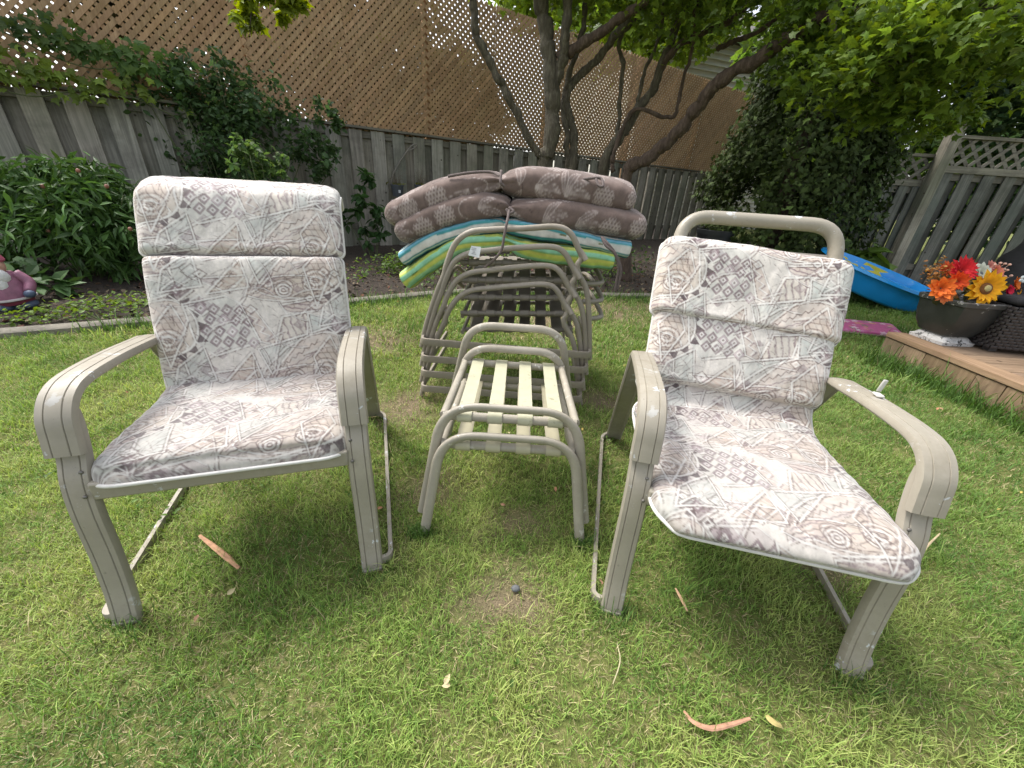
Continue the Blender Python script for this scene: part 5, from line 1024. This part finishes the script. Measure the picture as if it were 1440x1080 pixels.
# ================================================================ garden gnome at the left edge
gp = at(52, 437, z=.04); gn = empty('garden_gnome', (gp[0]-.13, gp[1]+.02, .045), R(38), 'weathered garden gnome with white beard and plum coat at the left edge', 'garden gnome')
gm = lambda n, c: simple(n, c, .55, .25, 25, dirt=(.42, .42, .44), dirt_thr=.66)
mb = MB(); mb.ball((-.075, -.03, .035), .062, 12, (.95, 1.5, .62)); mb.ball((.075, -.03, .035), .062, 12, (.95, 1.5, .62)); mb.ball((0, .02, .02), .1, 12, (1.2, .9, .3)); mb.build('boots', gm('gnome_boot', (.075, .10, .16)), gn, sharp=None)
mb = MB(); mb.lathe([(0, .05), (.115, .055), (.125, .09), (.128, .10), (0, .10)], n=20); mb.build('trousers', gm('gnome_trouser', (.20, .035, .06)), gn)
mb = MB(); mb.lathe([(.0, .09), (.145, .095), (.148, .125), (.135, .19), (.118, .27), (.085, .335), (0, .35)], n=22); coat = mb.build('coat', gm('gnome_coat', (.25, .10, .155)), gn, sharp=50)
mb = MB(); mb.lathe([(.146, .094), (.152, .10), (.151, .115), (.145, .118)], n=22); mb.build('coat_hem', gm('gnome_trim', (.55, .5, .5)), coat)
for sx in (-1, 1): mb = MB(); mb.tube(smooth_path([np.array((.095*sx, 0, .31)), np.array((.155*sx, -.03, .23)), np.array((.14*sx, -.10, .155))], 5), 0, 10, radii=list(np.linspace(.048, .038, 11))); mb.build('arm', bpy.data.materials['gnome_coat'], gn, sharp=None); mb = MB(); mb.ball((.14*sx, -.125, .14), .042, 10, (1, 1, .85)); mb.build('mitten', gm('gnome_mitten', (.06, .085, .14)), gn, sharp=None)
mb = MB(); mb.ball((0, -.02, .40), .082, 14, (1, .95, 1.05)); mb.ball((0, -.105, .40), .022, 8); mb.build('head', gm('gnome_skin', (.5, .29, .22)), gn, sharp=None)
mb = MB(); mb.ball((0, -.085, .31), .078, 14, (1.1, .62, 1.0)); mb.ball((0, -.105, .245), .058, 12, (.9, .55, 1.15)); mb.ball((0, -.11, .19), .030, 10, (.8, .6, 1.4)); mb.build('beard', simple('gnome_beard', (.68, .66, .66), .8, .2, 40, bmp=.5), gn, sharp=None)
mb = MB(); mb.lathe([(.088, .425), (.095, .44), (.07, .52), (.035, .60), (.0, .67)], n=18); mb.build('hat', gm('gnome_hat', (.33, .07, .12)), gn)
gn.scale = (.78, .78, .78); gn.rotation_euler = (0, R(-6), R(38))
# ================================================================ black bin behind the right armchair
bpz = at(1003, 345, y=6.05); bn = empty('plant_tub', (bpz[0], 6.1, 0), 0, 'black plastic plant tub by the cedar behind the right armchair', 'tub'); mb = MB(); mb.lathe([(0, 0), (.20, 0), (.235, .62), (.255, .62), (.258, .68), (.235, .685), (.225, .63), (.0, .60)], n=30); mb.build('tub', simple('black_plastic', (.018, .019, .021), .45, .1), bn, sharp=40)
mb = MB(); mb.lathe([(.225, .625), (0, .63)], n=30); mb.build('soil', bedm, bn)
# ================================================================ paddling pool
po = at(1232, 396, y=5.1); pool = empty('paddling_pool', (4.50, 5.12, .265), 0, 'blue plastic paddling pool tilted against the plants by the fence', 'pool'); pool.rotation_euler = (R(12), R(11.5), R(8))
poolm = simple('pool_plastic', (.012, .30, .74), .32, .06, 5, coat=.2); mb = MB(); prof = [(0, -.14), (.54, -.14), (.575, -.11), (.585, -.05), (.61, .0), (.612, .05), (.655, .115), (.70, .118), (.712, .10), (.705, .128), (.655, .132), (.60, .06), (.595, -.02), (.56, -.115), (.52, -.125), (0, -.125)]
mb.lathe(prof, n=72); V = np.array(mb.v); a = np.arctan2(V[:, 1], V[:, 0]); rr = np.hypot(V[:, 0], V[:, 1]); k = 1+.010*np.sin(a*18)*(rr > .5)*(np.abs(V[:, 2]-.0) < .1); V[:, 0] *= k; V[:, 1] *= k; mb.v = [tuple(p) for p in V]; mb.build('shell', poolm, pool, sharp=50)
def wall_patch(name, outline, col, off=.022):
    """flat print following the inner wall: outline in (angle deg, height 0..1)"""
    mb = MB(); vs = []
    def w(a, t): z = -.02+t*.14; r_ = .598+t*.055-off; return (r_*math.cos(R(a)), r_*math.sin(R(a)), z)
    ca = sum(p[0] for p in outline)/len(outline); ct = sum(p[1] for p in outline)/len(outline); vs = [w(ca, ct)]+[w(*p) for p in outline]; mb.add(vs, [(0, i, i % len(outline)+1) for i in range(1, len(outline)+1)])
    o = mb.build(name, simple(name+'_ink', col, .4, .05) if name+'_ink' not in bpy.data.materials else bpy.data.materials[name+'_ink'], pool, smooth=False); return o
ell = lambda a, t, ra, rt, n=18: [(a+ra*math.cos(2*math.pi*i/n), t+rt*math.sin(2*math.pi*i/n)) for i in range(n)]
wall_patch('yellow_print', [(64, .25), (70, .75), (78, .55), (86, .80), (94, .75), (101, .95), (108, .60), (104, .35), (96, .12), (84, .08), (72, .05)], (.62, .52, .03)); wall_patch('yellow_print', [(36, .15), (34, .85), (60, .95), (63, .5), (60, .1)], (.62, .52, .03))
wall_patch('fish_body', ell(121, .60, 6, .33), (.02, .30, .40), .024); wall_patch('fish_eye', ell(123, .62, 2.0, .13), (.01, .02, .05), .028)
for i, a in enumerate((110, 128, 140, 152)): 
    mb = MB(); mb.tube([((.598+t*.055-.02)*math.cos(R(b)), (.598+t*.055-.02)*math.sin(R(b)), -.02+t*.14) for b, t in [(a-6+12*q/10, .2+.75*math.sin(math.pi*q/10)) for q in range(11)]], .004, 5); mb.build('wave_line', simple('pool_line', (.10, .42, .72), .4) if 'pool_line' not in bpy.data.materials else bpy.data.materials['pool_line'], pool, sharp=None)
# ================================================================ kneeling pad
kp = at(1218, 465, z=.02); kn = empty('kneeling_pad', (float(kp[0])-.02, float(kp[1]), .05), R(-9), 'pink floral kneeling pad lying on the grass by the deck corner', 'kneeling pad')
kn.rotation_euler = (R(12), 0, R(-9))
mb = MB(); mb.box((0, 0, -.008), (.58, .26, .018)); mb.build('base', simple('pad_foam', (.30, .20, .18), .8), kn, bevel=.006)
cvp = Canvas(-.3, .3, -.14, .14, .003, (.42, .09, .22)); g = random.Random(4)
for i in range(60):
    x, y = g.uniform(-.28, .28), g.uniform(-.13, .13); c_ = g.choice([(.55, .12, .30), (.62, .55, .56), (.6, .55, .55), (.10, .16, .08), (.5, .2, .35), (.07, .05, .08), (.55, .28, .12)]); r_ = g.uniform(.012, .035); cvp.fill([(x+r_*(1+.35*math.cos(5*t))*math.cos(t), y+.6*r_*(1+.35*math.cos(5*t))*math.sin(t)) for t in np.linspace(0, 6.283, 24, endpoint=False)], c_, .9)
X, Y = np.meshgrid(np.linspace(-.285, .285, 150), np.linspace(-.125, .125, 70)); idx = np.arange(X.size).reshape(X.shape); ez = .022*np.clip(1-(np.abs(X)/.285)**10, 0, 1)**.5*np.clip(1-(np.abs(Y)/.125)**6, 0, 1)**.5
np_mesh('printed_top', np.c_[X.ravel(), Y.ravel(), ez.ravel()+.002], [np.stack([idx[:-1, :-1], idx[:-1, 1:], idx[1:, 1:], idx[1:, :-1]], -1).reshape(-1, 4)], vcol_mat('pad_print', .45, 300, .05), kn, cvp.sample(X.ravel(), Y.ravel()))
# ================================================================ urn with artificial flowers on the deck corner
u0 = at(1338, 478, z=.212); urn = empty('planter', (float(u0[0])-.12, float(u0[1])-.03, .213), R(4), 'chipped black stone planter with a white-worn foot on the deck corner', 'planter')
urm = simple('black_stone', (.032, .034, .032), .38, .3, 9, bmp=.12, dirt=(.42, .42, .40), dirt_thr=.66); uft = simple('worn_foot', (.5, .49, .47), .8, .25, 16, dirt=(.045, .045, .043), dirt_thr=.53); urr = simple('worn_rim', (.05, .05, .048), .5, .3, 16, dirt=(.45, .45, .43), dirt_thr=.58)
def sq_loft(mb, rows, c=(0, 0)):
    """rows: (half width, z, corner power)"""
    n = 48; vs = []
    for hw, z, pw in rows:
        for k in range(n):
            a = 2*math.pi*k/n; ca, sa = math.cos(a), math.sin(a); q = (abs(ca)**pw+abs(sa)**pw)**(-1/pw); vs.append((hw*q*ca, hw*q*sa, z))
    fs = [(i*n+k, i*n+(k+1) % n, (i+1)*n+(k+1) % n, (i+1)*n+k) for i in range(len(rows)-1) for k in range(n)]+[tuple(range(n-1, -1, -1)), tuple((len(rows)-1)*n+k for k in range(n))]; mb.add(vs, fs)
mb = MB(); sq_loft(mb, [(.130, 0, 14), (.132, .022, 14), (.115, .030, 14), (.10, .05, 12), (.09, .058, 12)]); mb.build('foot', uft, urn, sharp=35)
mb = MB(); sq_loft(mb, [(.085, .056, 6), (.115, .066, 6), (.145, .13, 7), (.162, .21, 8), (.170, .285, 8)]); mb.build('bowl', urm, urn, sharp=35)
mb = MB(); sq_loft(mb, [(.168, .284, 8), (.180, .29, 8), (.183, .318, 8), (.174, .322, 8), (.16, .322, 8), (.155, .295, 8)]); mb.build('rim', urr, urn, sharp=35)
ub = Vector(urn.location); fl = empty('flower_bouquet', (ub[0], ub[1], ub[2]+.25), 0, 'autumn-coloured artificial bouquet of sunflowers and dahlias filling the black planter', 'bouquet')
fm = vcol_mat('silk_petal', .7, 300, .1, translucent=.2)
UY = float(ub[1])
def fpos(u, v, dy): return np.array(at(1367+(u-1367)*1.08, 400+(v-402)*1.12, y=UY+dy))-np.array(fl.location)
def petals(name, c, face, r, n, wd, col, col2, layers=1, cup=.25, seed=0, inner=.1):
    r = r*1.2
    g = np.random.default_rng(seed); f = np.array(face, float); f /= np.linalg.norm(f); s1_ = np.cross(f, [0, 0, 1]); s1_ /= np.linalg.norm(s1_); s2_ = np.cross(s1_, f); V = []; F = []; C_ = []
    for l in range(layers):
        for i in range(n):
            a = 2*math.pi*(i+.5*(l % 2)+g.uniform(-.25, .25))/n; rr = r*(1-.20*l)*g.uniform(.85, 1.08); d = s1_*math.cos(a)+s2_*math.sin(a); t = np.cross(f, d); up = f*(cup+.22*l)
            o = len(V); w_ = wd*rr*g.uniform(.8, 1.15)
            for q, (x, ww, h) in enumerate([(inner, .45, 0), (.4, 1, .10), (.75, .85, .14), (1.0, .05, g.uniform(-.1, .15))]):
                b = c+d*rr*x+up*rr*x*1.0+f*h*rr*.5
                V += [b-t*w_*ww/2, b+f*rr*.03*-1, b+t*w_*ww/2]; k = .8+.3*x+g.uniform(-.08, .08); cc = (np.array(col2)*(1-x)+np.array(col)*x)*k; C_ += [cc, cc*.9, cc]
            for q in range(3):
                for j in range(2): F.append((o+q*3+j, o+q*3+j+1, o+q*3+j+4, o+q*3+j+3))
    return np_mesh(name, np.array(V), [np.array(F)], fm, fl, np.clip(np.array(C_), 0, 1), smooth=True)
def disc(name, c, face, r, col, par, n=10):
    mb = MB(); f = Vector(face).normalized(); M = f.to_track_quat('Z', 'Y').to_matrix(); mb.ball(c, r, 14, (1, 1, .45), M); return mb.build(name, simple(name, col, .9, .3, 200, bmp=.5) if name not in bpy.data.materials else bpy.data.materials[name], par, sharp=None)
FC_ = (-.25, -1, .25)
c = fpos(1382, 407, -.10); o = petals('sunflower', c, (-.1, -1, .28), .105, 15, .36, (.80, .43, .01), (.75, .28, .005), 2, .12, 1, .25); disc('sunflower_ring', c+np.array((0, -.012, .0)), (-.1, -1, .28), .042, (.16, .065, .015), o); disc('sunflower_eye', c+np.array((-.002, -.026, .006)), (-.1, -1, .28), .022, (.42, .36, .16), o)
c = fpos(1418, 427, -.03); o = petals('sunflower', c, (.6, -1, .1), .085, 13, .36, (.78, .40, .01), (.70, .20, .005), 2, .12, 2, .25); disc('sunflower_ring', c+np.array((0.006, -.012, 0)), (.6, -1, .1), .036, (.2, .10, .03), o)
petals('dahlia', fpos(1352, 385, -.05), (-.1, -1, .6), .082, 16, .30, (.62, .02, .025), (.55, .015, .02), 4, .25, 3); petals('dahlia', fpos(1347, 398, -.10), (-.3, -1, .2), .058, 12, .36, (.72, .11, .015), (.65, .05, .015), 3, .3, 4); petals('lily', fpos(1326, 407, -.10), (-.5, -1, .3), .068, 9, .5, (.76, .20, .03), (.70, .09, .01), 3, .35, 5); petals('lily', fpos(1330, 416, -.12), (-.4, -1, -.1), .046, 7, .5, (.72, .24, .08), (.70, .14, .05), 2, .3, 6)
petals('dahlia', fpos(1336, 384, -.02), (-.4, -.8, .7), .055, 14, .26, (.62, .12, .03), (.5, .07, .02), 3, .25, 7); petals('small_red_flower', fpos(1411, 410, -.04), (.3, -1, .3), .038, 10, .6, (.62, .02, .06), (.5, .01, .03), 4, .5, 8); petals('orange_flower', fpos(1422, 402, .02), (.4, -1, .5), .045, 9, .5, (.75, .22, .03), (.7, .14, .02), 2, .3, 9)
o = petals('white_flower', fpos(1379, 387, -.02), (0, -1, .7), .058, 7, .62, (.66, .68, .58), (.55, .58, .42), 2, .2, 10); disc('white_flower_eye', fpos(1379, 388, -.035), (0, -1, .7), .012, (.12, .13, .14), o)
petals('peach_flower', fpos(1395, 388, .0), (.3, -1, .5), .05, 7, .65, (.72, .26, .16), (.7, .2, .12), 3, .4, 11); petals('peach_flower', fpos(1388, 380, .05), (.2, -1, .6), .036, 7, .6, (.72, .34, .26), (.7, .25, .2), 2, .4, 12)
g = np.random.default_rng(130); k = 90; P = np.array([fpos(u, v, d) for u, v, d in zip(g.uniform(1312, 1425, k), g.uniform(395, 428, k), g.uniform(-.06, .14, k))]); leaf_cloud('bouquet_leaves', P, np.c_[g.normal(0, .6, k), -.8+0*P[:, 0], g.normal(.5, .4, k)], g.uniform(.05, .085, k), 'oval', fm, fl, np.array([[.20, .14, .03], [.09, .10, .02], [.26, .12, .03], [.05, .055, .02]])[g.integers(0, 4, k)], .3, 131)
k = 260; P = np.array([fpos(u, v, d) for u, v, d in zip(g.normal(1322, 9, k), g.normal(390, 7, k), g.uniform(-.05, .08, k))]); leaf_cloud('filler_sprigs', P, rand_norm(k, .5, 3), g.uniform(.014, .030, k), 'oval', fm, fl, np.array([[.36, .15, .04], [.22, .10, .03], [.40, .22, .06]])[g.integers(0, 3, k)], .1, 133, True)
for i, (u, v) in enumerate([(1397, 377), (1404, 375), (1410, 376), (1416, 377), (1402, 381), (1409, 383), (1413, 384), (1418, 391), (1410, 392), (1353, 371), (1356, 375)]):
    p = fpos(u, v, .02); mb = MB(); mb.ball(p, .0085, 7, (1.3, 1, .9)); mb.tube([p, p+np.array((-.03, .01, -.05))], .0014, 4); mb.build('berry_sprig', simple('pale_berry', (.66, .40, .30), .7) if 'pale_berry' not in bpy.data.materials else bpy.data.materials['pale_berry'], fl, sharp=None)
# ================================================================ wicker seat with a black cloth over its back, on the deck
w0 = at(1368, 494, z=.212); wk = empty('wicker_sofa', (float(w0[0])+.10, float(w0[1]), .213), R(-6), 'dark woven resin wicker sofa standing on the deck at the right edge', 'sofa')
wm, t_, B_, N_, L_ = new_mat('dark_resin_wicker'); B_.inputs['Roughness'].default_value = .35; B_.inputs['Base Color'].default_value = (.030, .025, .025, 1)
def weave(mb, o, ux, uz, W, Hh, nrm):
    o, ux, uz, nrm = map(np.array, (o, ux, uz, nrm)); cw, chh = .046, .021; nx_, nz_ = int(W/cw), int(Hh/chh)
    for j in range(nz_):
        for i in range(nx_):
            x0 = (i+.5*(j % 2))*cw; c_ = o+ux*(x0+cw/2)+uz*(j+.5)*chh; a = c_-ux*cw*.52; b = c_+ux*cw*.52; pr = []
            for q in range(5): t = q/4; pr.append(a+(b-a)*t+nrm*(.010*math.sin(math.pi*t)))
            vs = [p-uz*chh*.46 for p in pr]+[p+nrm*.0025 for p in pr]+[p+uz*chh*.46 for p in pr]; mb.add(vs, [(r_*5+q, r_*5+q+1, r_*5+q+6, r_*5+q+5) for r_ in range(2) for q in range(4)])
mb = MB(); weave(mb, (0, 0, .03), (1, 0, 0), (0, 0, 1), 1.15, .30, (0, -1, 0)); weave(mb, (0, .33, .03), (0, -1, 0), (0, 0, 1), .33, .30, (-1, 0, 0)); mb.build('woven_skirt', wm, wk, sharp=60)
mb = MB(); mb.box((.575, .17, .175), (1.13, .31, .29)); mb.build('frame', simple('wicker_core', (.008, .007, .007), .8), wk)
mb = MB(); mb.box((.575, .17, .355), (1.14, .33, .05)); mb.build('seat_cushion', simple('black_cushion', (.016, .016, .018), .9), wk, bevel=.02)
mb = MB(); mb.box((.78, .30, .50), (.72, .08, .36), M=Matrix.Rotation(-.15, 3, 'X')); mb.build('backrest', simple('wicker_back', (.014, .012, .012), .6), wk, bevel=.02)
for px_ in ((.06, .06), (1.09, .06), (.06, .28), (1.09, .28)): mb = MB(); mb.box((px_[0], px_[1], .014), (.05, .05, .028)); mb.build('leg', simple('wicker_leg', (.05, .045, .045), .5) if 'wicker_leg' not in bpy.data.materials else bpy.data.materials['wicker_leg'], wk)
bcx = empty('black_cover', (float(w0[0])+.10, float(w0[1]), .213), R(-6), 'black cloth cover draped in folds over the wicker sofa back', 'cover')
nu, nv = 70, 50; U, Vv = np.meshgrid(np.linspace(0, 1, nu), np.linspace(0, 1, nv)); xx = .16+U*1.0
top = .39+.50*np.clip((U-.0)/.34, 0, 1)**.85; zz = .37+(top-.37)*Vv; yy = .18+.12*Vv-.02+.022*np.sin(U*34+Vv*3)*(1-.4*Vv)+.012*np.sin(U*71)
P1 = np.stack([xx, yy, zz], -1); P2_ = np.stack([xx, yy+.26+.03*Vv, zz-.003], -1); idx = np.arange(nu*nv).reshape(nv, nu); q = np.stack([idx[:-1, :-1], idx[:-1, 1:], idx[1:, 1:], idx[1:, :-1]], -1).reshape(-1, 4)
tq = np.stack([idx[-1, :-1], idx[-1, 1:], idx[-1, 1:]+nu*nv, idx[-1, :-1]+nu*nv], -1); sq_ = np.stack([idx[:-1, 0], idx[1:, 0], idx[1:, 0]+nu*nv, idx[:-1, 0]+nu*nv], -1)
np_mesh('cloth', np.r_[P1.reshape(-1, 3), P2_.reshape(-1, 3)], [q, q[:, ::-1]+nu*nv, tq, sq_], simple('black_cloth', (.012, .012, .014), .85, .2, 30), bcx, smooth=True)
bl = bcx.location; M = Matrix.Rotation(R(6), 3, 'Z'); pp = M @ (Vector(at(1439, 392, y=float(w0[1])+.17))-Vector(bl))
mb = MB()
for i in range(5): a = 2*math.pi*i/5; mb.ball((pp[0]+.016*math.cos(a), pp[1]-.004, pp[2]+.016*math.sin(a)), .012, 7, (1, .4, 1))
mb.build('white_flower_print', simple('print_white', (.6, .65, .64), .8), bcx, sharp=None)
mb = MB(); q0 = at(1366, 480, z=.235); mb.box((0, 0, 0), (.12, .035, .022)); lv = mb.build('deck_scraper', simple('grey_metal_strip', (.16, .15, .15), .4, .1, metal=.6), None, bevel=.003); lv.location = (float(q0[0]), float(q0[1]), .2245); lv.rotation_euler = (0, 0, R(-14)); lv.name = 'metal_strip'; tag(lv, 'short grey metal strip lying on the deck beside the planter', 'strip')
# ================================================================ bits lying on the lawn
def strip_bit(name, pts, w_, label, col, cat='stick', curl=0):
    P = [at(u, v, z=zz) for u, v, zz in pts]; c_ = P[len(P)//2]; mb = MB(); path = smooth_path([p-c_ for p in P], 5); sc_ = [.55+.5*math.sin(math.pi*i/(len(path)-1)) for i in range(len(path))]
    mb.sweep(path, [(-w_, 0), (-w_*.5, w_*.5), (w_*.5, w_*.5), (w_, 0), (0, -w_*.2)], up=(0, .1, 1), scale=sc_); o = mb.build(name, simple(name+cat+str(w_), col, .85, .3, 60), None); o.location = tuple(c_); return tag(o, label, cat)
strip_bit('bark_strip', [(281, 753, .030), (305, 772, .028), (322, 786, .024), (336, 799, .018)], .0085, 'pale orange-brown bark strip on the grass in front of the left armchair', (.46, .26, .15))
strip_bit('bark_strip', [(950, 827, .03), (958, 842, .03), (967, 860, .022)], .0045, 'thin tan bark splinter on the grass under the right armchair', (.42, .27, .16))
strip_bit('dry_leaf_curl', [(962, 1000, .022), (975, 1015, .03), (1000, 1024, .032), (1030, 1018, .03), (1055, 1010, .034)], .0055, 'long curled reddish-tan dry strip at the bottom of the lawn', (.40, .22, .14), 'dry leaf')
strip_bit('dry_leaf', [(1078, 1006, .03), (1086, 1014, .034), (1098, 1021, .028)], .0075, 'small yellowish-tan fallen leaf right of the curled strip', (.42, .34, .13), 'fallen leaf')
strip_bit('dry_stalk', [(1292, 788, .02), (1302, 770, .045), (1322, 750, .09)], .0035, 'pale dry stalk standing in the grass by the right armchair', (.45, .36, .22), 'stalk')
strip_bit('dry_stalk', [(868, 905, .025), (872, 930, .03), (862, 962, .02)], .0016, 'thin pale straw stem lying on the lawn between the chairs', (.36, .33, .19), 'stalk')
st0 = at(725, 828, z=.01); mb = MB(); mb.ball((0, 0, 0), .013, 10, (1, .8, .7)); V = np.array(mb.v); V *= (1+.18*vnoise(V*90, 3, 2))[:, None]; mb.v = [tuple(p) for p in V]; stn = mb.build('pebble', simple('pebble_grey', (.13, .135, .14), .95, .35, 60), None, sharp=None); stn.location = (float(st0[0]), float(st0[1]), .012); tag(stn, 'small grey pebble on the bare patch of lawn', 'pebble')
g = np.random.default_rng(140); k = 150; x = g.uniform(-2.5, 2.6, k); y = g.uniform(.35, 4.2, k); m = y < curb_y(x)-.1; x, y = x[m], y[m]; k = len(x)
fl_ = leaf_cloud('fallen_leaves', np.c_[x, y, np.full(k, .035)], rand_norm(k, 1.2, 4), g.uniform(.012, .030, k), 'oval', bpy.data.materials['dead_leaf'], None, np.array([[.42, .22, .12], [.45, .34, .10], [.34, .20, .12], [.5, .42, .24]])[g.integers(0, 4, k)], 0, 141); tag(fl_, kind='stuff')
# small clover and weeds in the lawn
g = np.random.default_rng(150); k = 900; cx = g.uniform(-2.6, 2.8, 70); cyy = g.uniform(.4, 4, 70); i = g.integers(0, 70, k); x = cx[i]+g.normal(0, .04, k); y = cyy[i]+g.normal(0, .04, k); m = y < curb_y(x)-.1; x, y = x[m], y[m]; k = len(x)
cv_ = leaf_cloud('clover', np.c_[x, y, .015+.02*g.random(k)], rand_norm(k, 1.6, 4), g.uniform(.010, .022, k), 'oval', leaf_m, None, tints(k, (.09, .17, .035), .2, .3, 151), 0, 152); tag(cv_, kind='stuff')

# grass standing up round the feet of the furniture
FT = []
for (ox, oy), yw in (((-.664, .680), YL), ((.612, .633), YR)):
    for sx in (-.298, .298): FT.append((ox+sx*math.cos(yw)+.006*math.sin(yw), oy+sx*math.sin(yw)-.006*math.cos(yw), .042))
for sx in (-.262, .262, -.28, .28): FT.append((sx, .93, .02))
g = np.random.default_rng(160); Q = np.concatenate([np.c_[x+g.normal(0, r_, 150), y-.008+g.normal(0, r_*.7, 150)] for x, y, r_ in FT]); tall_grass('grass_round_feet', Q, .034, .0026, 161)
